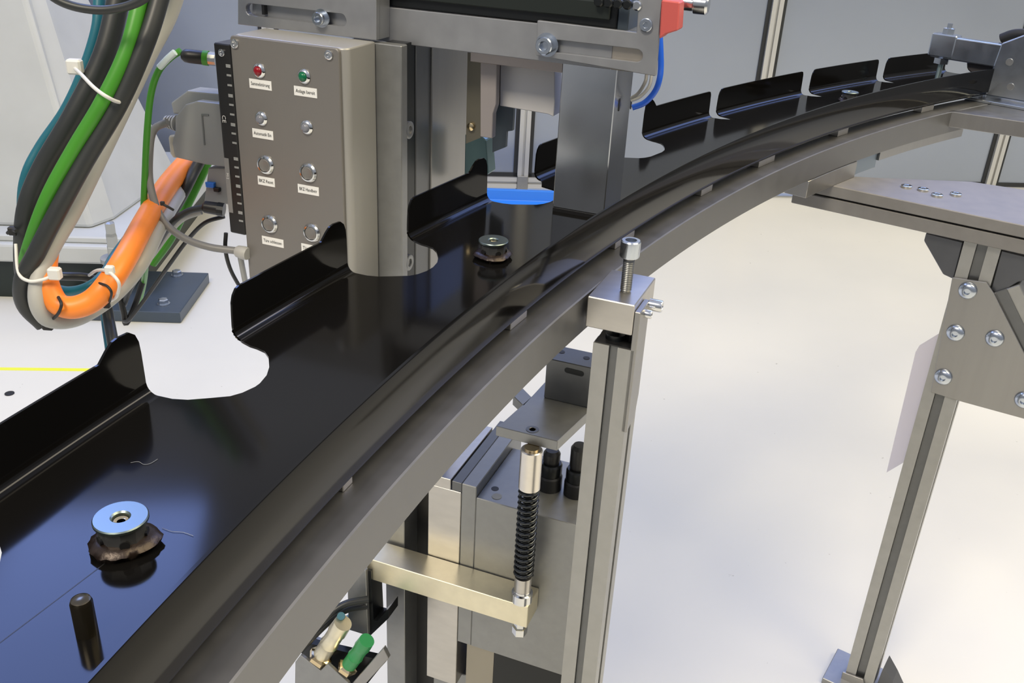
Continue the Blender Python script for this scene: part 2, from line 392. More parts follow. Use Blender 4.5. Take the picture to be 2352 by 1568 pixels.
def strip(sl, ts_lo, edge_fn):
    idx = {}; vs, fs = [], []
    cols = []
    for s in sl:
        te = edge_fn(s); col = []
        for t in ts_lo:
            col.append(sheet_pt(s, min(t, te)))
        cols.append(col)
    n = len(ts_lo); vs = [p for c_ in cols for p in c_]
    for i in range(len(cols) - 1):
        for j in range(n - 1):
            q = (i * n + j, (i + 1) * n + j, (i + 1) * n + j + 1, i * n + j + 1)
            if (vs[q[0]] - vs[q[3]]).length < 1e-6 and (vs[q[1]] - vs[q[2]]).length < 1e-6: continue
            fs.append(q)
    return vs, fs
def clean_part(name, geo, parent, thick, label=None):
    vs, fs = geo
    me = bpy.data.meshes.new(name); org = ORG[parent.name]; me.from_pydata([v - org for v in vs], [], fs)
    bm = bmesh.new(); bm.from_mesh(me); bmesh.ops.remove_doubles(bm, verts=bm.verts, dist=2e-6)
    bmesh.ops.dissolve_degenerate(bm, dist=1e-6, edges=bm.edges)
    for f in bm.faces: f.smooth = True
    bm.to_mesh(me); bm.free(); me.materials.append(TRAY)
    o = bpy.data.objects.new(name, me); COL.objects.link(o); o.parent = parent; ORG[o.name] = org
    so = o.modifiers.new('sheet', 'SOLIDIFY'); so.thickness = thick; so.offset = -1
    es = o.modifiers.new('crease', 'EDGE_SPLIT'); es.split_angle = R_(40)
    if label: o['label'] = label
    return o
tray = thing('conveyor_tray', 'long curved black lacquered tray with notched upright side tabs', 'tray', P(1.3, 2.74, ZT))
TF = [RW + .004, RW + .02, 2.70, 2.73, 2.75, 2.762, 2.768, 2.774, 2.78, 2.786, 2.792, 2.798, 2.804, 2.809, RL - FIL] + [RL - FIL + FIL * 2 * k / 6 for k in range(1, 7)]
def efloor(s): return min(interp(ET, s), RL + FIL)
clean_part('floor_pan', strip(SS, TF, efloor), tray, .0016)
for a, b_, el, er in TABS:
    sl = [s for s in SS if a <= s <= b_]
    TT = [RL + FIL, RL + .012, RL + .02, RL + .026, RL + .031, RL + .0345, RL + H, RL + .04, RL + HE + .001]
    clean_part('side_tab', strip([s for s in sl if interp(ET, s) > RL + FIL], TT, lambda s: interp(ET, s)), tray, .0016)
# near wall, bent up with a small radius
cols = []; WZ = ZT + .0414
prof = [(RW + .0045, ZT)] + [(RW + .0045 - .0045 * sin(a), ZT + .0045 - .0045 * cos(a)) for a in [pi / 2 * k / 5 for k in range(1, 6)]] + [(RW, ZT + .02), (RW, WZ - .0008), (RW + .0004, WZ)]
prof += [(RW + .0022, WZ), (RW + .0026, WZ - .0008), (RW + .0026, ZT + .006), (RW + .0045, ZT + .0024)]
sw = [.50 + .01 * k for k in range(210)]
vs = [P(s, r, z) for s in sw for r, z in prof]; n = len(prof); fs = []
for i in range(len(sw) - 1):
    for j in range(n): q = (j + 1) % n; fs.append((i * n + j, i * n + q, (i + 1) * n + q, (i + 1) * n + j))
fs += [tuple(range(n)), tuple(range(len(vs) - 1, len(vs) - n - 1, -1))]
part('near_wall', (vs, fs), TRAY, tray, smooth=40)

a, b_ = P(.70, 2.751, ZT), P(.846, 2.7325, ZT); d_ = (b_ - a).normalized(); n_ = Vector((-d_.y, d_.x, 0)) * .0003
part('scored_line', ([a + n_, b_ + n_, b_ - n_, a - n_] + [q_ + Vector((0, 0, .00008)) for q_ in (a + n_, b_ + n_, b_ - n_, a - n_)], [(0, 1, 2, 3), (7, 6, 5, 4), (0, 4, 5, 1), (1, 5, 6, 2), (2, 6, 7, 3), (3, 7, 4, 0)]), BLK, tray)

# ---- rail under it
rail = thing('support_rail', 'grey curved aluminium rail running under the black tray', 'rail', P(1.3, RB + .02, .853))
def arcbar(s0, s1, r0, r1, z0, z1, step=.02):
    n = max(2, int((s1 - s0) / step) + 1); vs, fs = [], []
    for i in range(n + 1):
        s = s0 + (s1 - s0) * i / n; vs += [P(s, r0, z0), P(s, r1, z0), P(s, r1, z1), P(s, r0, z1)]
    for i in range(n):
        a = i * 4
        for j in range(4): q = (j + 1) % 4; fs.append((a + j, a + q, a + 4 + q, a + 4 + j))
    fs += [(0, 1, 2, 3), (n * 4 + 3, n * 4 + 2, n * 4 + 1, n * 4)]
    return vs, fs
part('rail_section', arcbar(.45, 2.62, RB, RB + .04, ZR - .0347, ZR), RAILM, rail, bevel=.001, smooth=30)
for a, b_ in ((.60, .64), (.955, .966), (1.2013, 1.2316), (1.4197, 1.4652), (1.64, 1.67), (1.8054, 1.8528), (2.0525, 2.0847), (2.33, 2.37)):
    part('spacer', arcbar(a, b_, RW + .008, RB + .036, ZR, ZT - .0016), ALU2, rail, bevel=.0005)

for nm, lst, lb in (('lint_fibre', ((300, 1062), (318, 1060), (330, 1066), (345, 1064), (362, 1054)), 'pale curled fibre lying on the tray above the large insert'),
                    ('lint_fibre', ((372, 1212), (395, 1220), (420, 1222), (444, 1230)), 'thin grey fibre lying right of the large insert')):
    o = part(nm, tube([atz(x, y, ZT + .0004) for x, y in lst], .00010, 5), GREYP, smooth=60); tag(o, lb, 'fibre')
# ---- fasteners standing in the tray
def insert(s, r, group):
    c = P(s, r, ZT)
    t = thing('threaded_insert', '', 'fastener', c, group)
    K_ = .0128
    part('flange_disc', lathe(c + Vector((0, 0, .0135)), (0, 0, 1), [(K_ * .9, 0), (K_, .0012), (K_, .0024), (K_ * .96, .0030), (.0048, .0030), (.0040, .0022), (.0034, -.004)], 40), DISC, t, smooth=30)
    part('thread_bore', lathe(c + Vector((0, 0, .0122)), (0, 0, 1), [(.0038, 0), (.0034, .0022), (.0020, .0016)], 20), BRASS, t, smooth=40)
    part('body', lathe(c, (0, 0, 1), [(.0112, .0015), (.0108, .006), (.0116, .0138)], 10), ALUD, t, smooth=20)
    for k in range(5):
        a = 2 * pi * k / 5 + 3.9; d = Vector((cos(a), sin(a), 0))
        part('side_hole', lathe(c + d * .0095 + Vector((0, 0, .0075)), d, [(.0024, 0), (.0024, .0022)], 12), BLK, t, smooth=30)
    vs, fs = [], []; n = 44
    for h, rr_ in ((0, .0140), (.0030, .0158), (.0052, .0140), (.0062, .0108)):
        for i in range(n):
            a = 2 * pi * i / n; j = .0009 * sin(3 * a + s * 9) + .0013 * max(0, sin(2 * a + 1.1)) ** 6 + random.uniform(-.0005, .0005)
            vs.append(c + Vector(((rr_ + j) * cos(a), (rr_ + j) * sin(a), h + random.uniform(0, .0005) * (h > 0))))
    for k in range(3):
        for i in range(n): j = (i + 1) % n; fs.append((k * n + i, k * n + j, (k + 1) * n + j, (k + 1) * n + i))
    fs += [tuple(range(n - 1, -1, -1)), tuple(range(3 * n, 4 * n))]
    part('ragged_collar', (vs, fs), GRUB, t, smooth=60)
    return t
a = insert(.8571, 2.7334, 'threaded inserts in the tray'); a['label'] = 'large steel insert with ragged collar in the blue lit near end of tray'
a = insert(1.3026, 2.7341, 'threaded inserts in the tray'); a['label'] = 'steel insert in the middle of the tray before the polished column'
a = insert(2.2333, 2.7433, 'threaded inserts in the tray'); a['label'] = 'small far steel insert behind the near wall towards the clamp'
c = atz(200, 1452, ZT)
pin = part('locating_pin', lathe(c, (0, 0, 1), [(.0046, 0), (.0046, .0165), (.0040, .0182), (.0026, .019)], 28), mat('dark_bronze_pin', (.11, .095, .07), .22, .9), smooth=40)
tag(pin, 'short dark round pin standing in the near end of tray', 'pin')

# ================================================================ clamp block, post and flat bar in the middle
A = atz(1350, 680, ZR + .002)
B = Fr(A, -21)
zb0 = B.f(1348, 750)[1]; wB = .0399; dB = .0665
blk = thing('clamp_block', 'square aluminium clamp block with an upright socket bolt beside the rail', 'block', B.w(wB / 2, dB / 2, zb0))
part('block_body', B.box(0, wB, 0, dB, zb0, ZR + .002), ALU2, blk, bevel=.0008)
q = atz(1437, 668, ZR + .002)
sb = part('clamp_bolt', lathe(q, (0, 0, 1), [(.0042, 0)] + [(.0042 + (.0006 if k % 2 else 0), .001 + k * .0008) for k in range(36)] + [(.0045, .0305)], 20), ALUD, blk, smooth=60)
part('bolt_head', lathe(q + Vector((0, 0, .0305)), (0, 0, 1), [(.0076, 0), (.0082, .0012), (.0082, .0135), (.0074, .0145), (.0048, .0145), (.0044, .008)], 32), ZINC, sb, smooth=30)
for (x, y, r, h) in ((1497, 695, .0052, .011), (1486, 716, .0036, .006)):
    v, z = B.s(x, y, wB + .006); screw('side_screw', B.w(wB + (.0052 if h > .01 else .0052), v - .004, z), B.U, r, h, blk)
post = thing('support_post', 'slotted aluminium profile post under the clamp block', 'post', B.w(.02, .02, 0))
zp_ = B.f(1362, 787)[1]; pw = .0350; pu = B.f(1362, 787)[0]
part('profile', B.slab('t', [(pu + pw / 2 + x, .001 + pw / 2 + y) for x, y in profile_loop(pw, .0075, .008)], .012, zp_), PROF, post)
part('groove_shade_strip', B.box(pu + pw / 2 - .0036, pu + pw / 2 + .0036, .0045, .0055, .012, zp_), ALUD, post)  # dark strip stands in for the shade inside the post's slot
part('end_cap', B.box(pu + .001, pu + pw - .001, .002, pw, zp_, zp_ + .0012), BLK, post)
part('foot_plate', B.box(pu - .02, pu + pw + .02, -.02, pw + .02, 0, .012), ALUG, post, bevel=.001)
part('levelling_screw', lathe(B.w(pu + pw * .42, pw * .45, zp_ + .001), (0, 0, 1), [(.0085, 0), (.0085, .005), (.004, .006), (.004, zb0 - zp_ - .001)], 20), BLKM, post, smooth=30)
part('lock_nut', lathe(B.w(pu + pw * .8, pw * .55, zp_ + .001), (0, 0, 1), [(.006, 0), (.006, .006), (.003, .007), (.003, zb0 - zp_ - .001)], 6), BLK, post)
fb = thing('flat_bar', 'upright flat aluminium bar screwed on the right side of the clamp block', 'bar', B.w(.042, .02, .7))
u_ = wB + .0002
vt, zt1 = B.s(1475, 688, u_ + .005); vb2, zbt = B.s(1452, 972, u_ + .005)
part('bar_body', B.slab('s', [(.001, zbt), (.001, .884), (.031, .884), (.031, zbt + .024), (.025, zbt + .004)], u_, u_ + .005), ALU, fb, bevel=.0006)

# ================================================================ gantry: box, beam, slide, column
G = Fr(atz(862, 95, 1.05), -21)
cu, cv = G.t(768, 112, 1.05)
u0 = G.t(540, 85, 1.05)[0]; vF = -.0545; ZB = 1.05
print('box', cu, cv, u0, G.f(568, 620, vF), G.f(535, 90, vF), G.f(775, 300, vF))
UR = 0.0; UL = G.f(549, 350, vF)[0]
box = thing('control_box', 'grey aluminium control box with eight round lamps and buttons', 'box', G.w((UL + UR) / 2, vF / 2, .80))
part('housing', G.slab('t', [(UR, 0), (UL, 0)] + rrect(UL, UR, vF + .004, .0, .0075, 6)[14:], .80, ZB), BOXM, box, bevel=.0015, seg=2, smooth=40)
part('front_plate', G.slab('f', rrect(UL, UR - .006, .80, ZB, .004, 4), vF, vF + .0045), BOXF, box, bevel=.0008, smooth=40)
nf = -G.V
def onbox(x, y, off=0): u, z = G.f(x, y, vF); return G.w(u, vF - off, z)
for x, y in ((756, 126), (540, 100)):
    screw('lid_screw', onbox(x, y), nf, .0042, .0018, box, .45)
for x, y, m_ in ((596, 162, REDL), (699, 175, GRNL), (601, 272, CLRL), (705, 292, CLRL)):
    c = onbox(x, y)
    bz = part('indicator_light', lathe(c, nf, [(.0068, 0), (.0068, .001), (.0058, .0024), (.0046, .003), (.0042, .0026)], 28), STEEL, box, smooth=30)
    part('lens', lathe(c + nf * .0025, nf, [(.0042, 0), (.0038, .0015), (.0026, .0028), (.001, .0032)], 24), m_, bz, smooth=60)
for x, y in ((611, 378), (709, 396), (620, 514), (717, 534)):
    c = onbox(x, y)
    bz = part('push_button', lathe(c, nf, [(.0094, 0), (.0094, .0012), (.0082, .0030), (.0068, .0034), (.0064, .0018)], 32), STEEL, box, smooth=30)
    part('button_cap', lathe(c + nf * .0012, nf, [(.0062, 0), (.0062, .0018), (.0054, .0022), (.0040, .0016)], 28), BOXF, bz, smooth=30)
up = Vector((0, 0, 1))
for (x, y, w, s_) in ((598.5, 194, .0245, 'Sammelstörung'), (702, 211, .0245, 'Anlage bereit'), (604, 308, .0235, 'Automatik Ein'), (612, 416.5, .0195, 'BKZ Reset'), (708.5, 436, .0235, 'BKZ Handbetr'), (627, 555, .0255, 'Türe schliessen'), (716, 572, .0235, 'Türe öffnen')):
    c = onbox(x, y); q = G.loc(c)
    lb = part('label_strip', G.slab('f', [(q[0] - w / 2, q[2] - .0043), (q[0] + w / 2, q[2] - .0043), (q[0] + w / 2, q[2] + .0043), (q[0] - w / 2, q[2] + .0043)], vF - .0004, vF), WHITEL, box, 'white strip lettered ' + s_)
    text(s_, c + nf * .0007, G.U, up, .0046, INK, lb, w * .84)

# sensor hub strip on the left of the box
hub = thing('sensor_hub', 'long black sensor connection block fixed to the left side of the box', 'connector block', G.w(UL - .008, vF, .86))
zt_h = G.f(505, 100, vF)[1]; zb_h = G.f(535, 535, vF)[1]
u1h = UL - .0004; u0h = UL - .0195
part('hub_body', G.slab('t', rrect(u0h, u1h, vF, vF + .03, .002, 3), zb_h, zt_h), BLK, hub, bevel=.001)
screw('hub_screw', G.w((u0h + u1h) / 2, vF, zt_h - .008), nf, .0034, .0015, hub)
for k in range(17):
    z = zt_h - .018 - k * .0092 - (.006 if k > 8 else 0)
    part('socket_marker', G.box(u1h - .0062, u1h - .0012, vF - .0005, vF, z - .0018 - .0012 * (k % 3 == 0), z), GREYP, hub)
part('printed_label', G.box(u0h + .0012, u0h + .0065, vF - .0005, vF, zb_h + .022, zb_h + .078), mat('grey_print', (.22, .22, .22), .5), hub)
text('CE', G.w(u0h + .0055, vF - .0008, G.f(511, 272, vF)[1]), -up, G.U, .0062, WHITEL, hub)
text('SENSOR HUB 8P'[:0] or 'M12', G.w(u0h + .004, vF - .0009, zb_h + .06), -up, G.U, .0036, WHITEL, hub)

def pxline(lst, fr=None): return [atd(x, y, d) for x, y, d in lst]
dh = G.w(u0h, vF + .015, 1).y
# plugs
pl = thing('round_plug', 'black round plug with green band at the top of the sensor hub', 'plug', atd(455, 128, dh))
a, b_ = atd(418, 127, dh), atd(497, 136, dh); ax = (b_ - a).normalized(); L = (b_ - a).length
part('plug_body', lathe(a, ax, [(.004, 0), (.0062, .003), (.0066, .008), (.0066, L * .62)], 18), BLK, pl, smooth=40)
part('green_band', lathe(a + ax * L * .62, ax, [(.0070, 0), (.0070, L * .16)], 20), GREEN, pl, smooth=40)
part('union_nut', lathe(a + ax * L * .78, ax, [(.0064, 0), (.0064, L * .22)], 12), STEEL, pl, smooth=20)
pl = thing('round_plug', 'black round plug near the bottom of the sensor hub', 'plug', atd(490, 475, dh))
a, b_ = atd(466, 474, dh), atd(515, 482, dh); ax = (b_ - a).normalized(); L = (b_ - a).length
part('plug_body', lathe(a, ax, [(.004, 0), (.0062, .002), (.0066, L * .7)], 18), BLK, pl, smooth=40)
part('union_nut', lathe(a + ax * L * .7, ax, [(.0070, 0), (.0070, L * .3)], 12), BLKM, pl, smooth=20)
# two grey connector hoods
def hood(pts, v0, v1, name, label):
    q = [G.f(x, y, v0) for x, y in pts]; cx = sum(p[0] for p in q) / len(q); cz = min(p[1] for p in q)
    t = thing('connector_hood', label, 'connector', G.w(cx, (v0 + v1) / 2, cz), 'grey connector hoods behind the sensor hub')
    part('hood_shell', G.slab('f', q, v0, v1), GREYP, t, bevel=.0015, seg=2)
    return t
vh = vF + .028
h1 = hood([(392, 236), (430, 208), (505, 215), (505, 262), (430, 262), (398, 262)], vh + .004, vh + .026, '', 'upper grey plastic connector hood behind the black hub')
h2 = hood([(402, 268), (425, 240), (452, 232), (520, 240), (530, 385), (470, 378), (402, 362), (394, 330), (402, 300)], vh - .006, vh + .016, '', 'lower grey plastic connector hood with ribbed cable relief')
part('raised_line', join(G.slab('f', [G.f(*p, vh - .006) for p in ((463, 264), (466, 264), (472, 333), (469, 333))], vh - .0068, vh - .006), G.slab('f', [G.f(*p, vh - .006) for p in ((463, 262), (480, 263), (480, 266), (463, 265))], vh - .0068, vh - .006)), mat('darker_grey_plastic', (.16, .17, .17), .5), h2)
for k in range(4):
    a = G.w(*[(G.f(401 - k * 7, 285 - k * 1, vh)[0]), vh + .004, G.f(401 - k * 7, 285 - k, vh)[1]])
    part('relief_rib', lathe(a, -G.U, [(.0082 - k * .0006, 0), (.0082 - k * .0006, .0018)], 20), GREYP, h2, smooth=30)
a = G.w(G.f(404, 338, vh)[0], vh, G.f(404, 338, vh)[1])
part('thumb_screw', lathe(a - up * .010, up, [(.004, 0), (.006, .004), (.006, .02), (.005, .022)], 14), mat('cream_plastic', (.5, .47, .38), .4), h2, smooth=30)
# small relay block between hub and hoods
rb = thing('terminal_block', 'small grey terminal block with a blue latch left of the hub', 'connector', G.w(UL - .03, vh, G.f(500, 460, vh)[1]))
part('terminal_body', G.slab('f', [G.f(*p, vh) for p in ((478, 385), (522, 385), (530, 470), (468, 466))], vh, vh + .02), GREYP, rb, bevel=.001)
part('blue_latch', G.slab('f', [G.f(*p, vh) for p in ((476, 416), (496, 418), (496, 430), (478, 428))], vh - .004, vh), BLUEP, rb, bevel=.0005)
part('black_latch', G.slab('f', [G.f(*p, vh) for p in ((494, 428), (508, 430), (508, 440), (496, 438))], vh - .004, vh), BLK, rb, bevel=.0005)

# linear slide unit beyond the tray
ul1 = G.f(922, 300, 0)[0]
sl = thing('linear_slide', 'tall aluminium slide unit with black screwed side, behind the box', 'slide unit', G.w(ul1 / 2, .08, .70))
ztop = 1.0485
def sv(x, y=300): return G.s(x, y, ul1)[0]
v1, v2, v3, v4 = sv(944), sv(972), sv(992), sv(1076)
print('slide v', v1, v2, v3, v4)
part('front_plate', G.box(-.03, ul1, .0006, .0125, .70, ztop), ALUG, sl, bevel=.0008)
part('black_panel', G.box(.004, ul1 - .003, .012, sv(960), .70, ztop), BLKM, sl)
part('dark_guide', G.box(.004, ul1 - .002, sv(960), v3, .70, ztop), ALUD, sl, bevel=.0008)
part('carriage', G.box(-.02, ul1, v3, v4, .70, ztop), ALU, sl, bevel=.0008)
for y in (298, 602):
    v, z = G.s(936, y, ul1 - .003)
    screw('socket_screw', G.w(ul1 - .003, v, z), G.U, .0085, .003, sl, .5, ALUG)
# overhead beam
vb = .026
zb1 = G.f(1060, 35, vb)[1]; zb0_ = G.f(1060, 118, vb)[1]
print('beam z', zb1, zb0_, G.f(883, 14, vb), G.f(1232, 55, vb), G.f(884, 94, vb), G.f(1230, 136, vb))
beam = thing('overhead_beam', 'horizontal aluminium beam above the tray with slotted end plates', 'beam', G.w(.05, .01, zb0_))
uB0 = G.f(545, 30, vb)[0]; uB1 = G.f(1406, 120, vb)[0]
part('beam_bar', G.box(uB0 + .004, uB1, vb, vb + .012, zb0_, zb1), BEAMM, beam, bevel=.0006)
# left slotted plate
o_ = [G.f(*p) for p in ((864, 93), (864, -60), (546, -95), (546, 56))]
lo = G.f(575, 22); hi = G.f(783, 46)
part('left_slot_plate', G.slab('f', o_, 0, .007, [slot2(lo, hi, .0056)]), BEAMM, beam, bevel=.0005)
part('plate_backing', G.slab('f', [(o_[0][0] - .0002, o_[0][1] + .0002), (o_[1][0] - .0002, o_[1][1]), (o_[2][0] + .012, o_[2][1]), (o_[3][0] + .012, o_[3][1] + .0002)], .0072, vb - .0003), BEAMM, beam)
s1 = screw('socket_screw', G.w(*[G.f(738, 42)[0], 0, G.f(738, 42)[1]]), nf, .0062, .0075, beam, .5, ZINC, washer=.0085)
part('marker_pin', G.box(G.f(598, 20)[0], G.f(604, 20)[0], .002, .007, G.f(601, 34)[1], G.f(601, 8)[1]), BLK, beam)
# right slotted L plate
vr = vb - .0055
o_ = [G.f(*p, vr) for p in ((1234, 47), (1462, 75), (1471, -60), (1524, -50), (1505, 175), (1231, 127))]
lo = G.f(1250, 103, vr); hi = G.f(1462, 128, vr)
part('right_slot_plate', G.slab('f', o_, vr, vb - .0003, [slot2(lo, hi, .0054)]), BEAMM, beam, bevel=.0005)
screw('socket_screw', G.w(G.f(1256, 103, vr)[0], vr, G.f(1256, 103, vr)[1]), nf, .0078, .009, beam, .52, ZINC, washer=.0105)
screw('socket_screw', G.w(G.f(1485, 57, vr)[0], vr, G.f(1485, 57, vr)[1]), nf, .0056, .003, beam, .4, ZINC)
part('end_spacer', G.box(uB1, G.f(1480, 120, vb)[0], vb, vb + .012, zb0_, zb1), mat('tan_machined_end', (.47, .43, .38), .4, .8), beam, bevel=.0005)
# black actuator on top
act = thing('black_actuator', 'black actuator housing on top of the overhead beam', 'actuator', G.w(.05, .03, zb1))
part('housing', G.box(G.f(870, 5, vb)[0], G.f(1414, 40, vb)[0], vb + .003, vb + .09, zb1 + .0006, zb1 + .09), BLKM, act, bevel=.001)
part('lower_ledge', G.box(G.f(872, 5, vb)[0], G.f(1400, 40, vb)[0], vb - .001, vb + .003, zb1 + .009, zb1 + .024), mat('dark_green_black', (.022, .028, .026), .35, .3), act, bevel=.001)
part('side_cap', G.box(G.f(1414, 40, vb)[0], G.f(1440, 40, vb)[0], vb + .006, vb + .05, zb1 + .0006, zb1 + .024), SLATE, act, bevel=.001)
for k in range(5):
    part('chain_link', lathe(G.w(G.f(1380 + 22 * k, 6, vb)[0], vb - .003, G.f(1380 + 22 * k, 3 + 2 * k, vb)[1]), nf, [(.0042, 0), (.0042, .004), (.003, .005)], 14), BLKM if k < 4 else STEEL, act, smooth=30)
# pneumatic fitting with red block, right of the L plate
ft = thing('push_in_fitting', 'steel push-in fitting on a red block right of the slotted plate', 'fitting', G.w(G.f(1545, 50, .01)[0], .02, G.f(1545, 60, .01)[1]))
part('red_block', G.slab('f', [G.f(*p, .012) for p in ((1519, 0), (1561, 5), (1557, 70), (1528, 79), (1514, 90))], .012, .03), REDP, ft, bevel=.001)
a = atd(1540, 4, G.w(.15, 0, 0).y); b_ = a + (G.U + up * -.02) * .045
part('hex_nut', lathe(a + G.U * .002, G.U, [(.0095, 0), (.0095, .008)], 6), STEEL, ft)
part('barrel', lathe(a + G.U * .010, G.U, [(.006, 0), (.006, .010), (.0078, .011), (.0078, .021), (.006, .023)], 20), STEEL, ft, smooth=30)

# polished column in the tray and parts hanging beside it
AC = atz(1269, 476, .903); cU, cV, _ = G.loc(AC)
print('col', cU, cV)
uC1 = G.f(1387, 490, cV)[0]; dC = G.s(1455, 165, uC1)[0] - cV
print('colw', uC1 - cU, dC)
colm = thing('polished_column', 'polished square aluminium column standing in the black tray', 'column', G.w((cU + uC1) / 2, cV + dC / 2, ZT))
part('column_body', G.box(cU, uC1, cV, cV + dC, .9035, 1.075), POL, colm, bevel=.0008)
part('base_shadow_slab', G.box(cU + .001, uC1 - .005, cV - .002, cV + dC, ZT, .9035), BLK, colm)  # black slab stands in for the shadow gap under the column
zc = G.f(1150, 130, cV)[1]
ux = G.f(1080, 130, cV)[0]
part('top_arm', G.box(ux, cU, cV, cV + .02, G.f(1190, 155, cV)[1], 1.075), mat('pinkish_satin', (.40, .36, .35), .4, .8), colm, bevel=.0005)
for x, y in ((1416, 240), (1443, 236)):
    v, z = G.s(x + 6, y, uC1)
    part('side_slot', G.slab('s', slot2((v, z - .004), (v, z + .004), .0022), uC1, uC1 + .0006), BLK, colm)
vW = cV + .022
g = lambda pts, v: [G.f(*p, v) for p in pts]
hb = thing('grey_stop_block', 'pale grey rectangular block hanging under the arm left of the column', 'block', G.w(*[G.f(1210, 200, vW)[0], vW, G.f(1210, 255, vW)[1]]))
part('block_face', G.slab('f', g(((1150, 120), (1274, 135), (1274, 235), (1271, 268), (1258, 262), (1148, 243)), vW), vW, vW + .02), mat('pale_grey_satin', (.66, .65, .66), .5, 0), hb, bevel=.0006)
part('dark_edge', G.slab('f', g(((1140, 120), (1150, 120), (1148, 240), (1139, 236)), vW), vW + .002, vW + .018), BLK, hb)
gb = thing('hanging_guide', 'slim brownish grey guide plate hanging beside the slide carriage', 'guide', G.w(G.f(1115, 310, vW)[0], vW, G.f(1115, 314, vW)[1]))
part('guide_plate', G.slab('f', g(((1103, 125), (1141, 130), (1139, 240), (1132, 262), (1130, 318), (1103, 314)), cV + .003), cV + .003, cV + .012), mat('warm_grey_satin', (.34, .31, .31), .5, .2), gb, bevel=.0006)
part('olive_back', G.slab('f', g(((1074, 120), (1106, 124), (1104, 316), (1070, 330)), cV + .02), cV + .02, cV + .026), mat('olive_satin', (.16, .15, .12), .4, .6), gb)
part('brass_pin', lathe(G.w(G.f(1083, 290, cV + .02)[0], cV + .02, G.f(1083, 290, cV + .02)[1]), nf, [(.004, 0), (.004, .003), (.002, .004)], 14), BRASS, gb, smooth=30)
v_ = cV + .05
part('slate_flag', G.slab('f', g(((1140, 236), (1180, 246), (1177, 300), (1163, 302), (1161, 338), (1131, 350), (1131, 262)), v_), v_, v_ + .005), SLATE, gb)
part('teal_foot', G.slab('f', g(((1068, 308), (1105, 312), (1116, 322), (1122, 400), (1066, 420)), v_ + .01), v_ + .01, v_ + .03), mat('teal_grey_satin', (.10, .17, .19), .35, .6), gb, bevel=.001)
# hoses at the column
def hose(pts, r, m_, name, label, cat='hose', group=None, n=12):
    o = part(name, tube(pts, r, n), m_, smooth=60); return tag(o, label, cat, group)
dc = G.w(uC1, cV + dC * .6, 0).y
hose(pxline([(1452, 247, dc), (1480, 236, dc), (1503, 212, dc), (1514, 185, dc), (1518, 150, dc + .005), (1516, 90, dc + .01), (1512, 40, dc + .015)]), .0028, BLUE, 'air_hose', 'bright blue air hose curving up beside the column')
hose(pxline([(1449, 231, dc), (1470, 222, dc), (1490, 200, dc), (1497, 172, dc + .005), (1500, 120, dc + .02), (1498, 60, dc + .02)]), .0016, LGREY, 'signal_cable', 'right grey sensor cable inside the blue hose bend', 'cable')
hose(pxline([(1449, 226, dc), (1466, 214, dc), (1480, 192, dc), (1485, 172, dc + .005), (1488, 120, dc + .02), (1486, 60, dc + .02)]), .0016, MGREY, 'signal_cable', 'left darker grey sensor cable beside the column', 'cable')

# ================================================================ lift unit below the tray
LP = atd(1213, 1395, .79); L = Fr(LP, -20)
zbt_ = LP.z; zbb = L.f(1208, 1442)[1]
print('bracket z', zbt_, zbb, L.f(854, 1288), L.f(827, 1324))
uL0 = L.f(700, 1260)[0]; bd = .034
lift = thing('lift_bracket', 'pale brass coloured cross bar carrying the spring rod', 'bracket', L.w(0, bd / 2, zbb))
part('cross_bar', L.box(L.f(780, 1262)[0], 0, 0, bd, zbb, zbt_), GOLD, lift, bevel=.0006)
uR_, vR_ = L.t(1197, 1376, zbt_ + .002)
print('rod uv', uR_, vR_)
vR_ = max(.009, min(vR_, .020)); 
def rz(y, x):                                 # height of the rod axis at a pixel row
    p0 = L.w(uR_, vR_, 0); r = ray(x, y); t_ = ((p0 - O).dot(r * 1) ) ; 
    d = Vector((p0.x, p0.y, 0)).length; hd = Vector((r.x, r.y, 0)).length; return CAMZ + r.z * d / hd
zr0, zs0, zs1, zr1 = rz(1352, 1200), rz(1322, 1202), rz(1120, 1213), rz(1030, 1216)
print('rod z', zr0, zs0, zs1, zr1)
rod = thing('spring_rod', 'steel rod with black coil spring standing on the brass cross bar', 'spring rod', L.w(uR_, vR_, zbt_))
ca = L.w(uR_, vR_, 0)
part('lower_collar', lathe(ca + up * zbt_, up, [(.0115, 0), (.0115, zr0 - zbt_ - .004), (.0095, zr0 - zbt_ - .003), (.0095, zr0 - zbt_)], 28), STEEL, rod, smooth=30)
part('lower_bush', lathe(ca + up * zr0, up, [(.0092, 0), (.0092, zs0 - zr0)], 28), ALU2, rod, smooth=30)
part('core_rod', lathe(ca + up * zs0, up, [(.0055, 0), (.0055, zs1 - zs0)], 18), SPRG, rod, smooth=30)
tn = 16; pts = []
for i in range(tn * 14 + 1):
    a = 2 * pi * i / 14; pts.append(ca + Vector((.0092 * cos(a), .0092 * sin(a), zs0 + .001 + (zs1 - zs0 - .002) * i / (tn * 14))))
part('coil_spring', tube(pts, .0021, 8, 1), SPRG, rod, smooth=60)
part('upper_sleeve', lathe(ca + up * zs1, up, [(.0100, 0), (.0112, .001), (.0112, zr1 - zs1 - .001), (.0102, zr1 - zs1)], 32), mat('warm_bright_steel', (.78, .74, .68), .3, 1, .04, 60), rod, smooth=30)
part('lower_nut', lathe(ca + up * (zbb - .018), up, [(.0085, 0), (.0085, .009), (.0068, .0095), (.0068, .018)], 6), STEEL, rod)
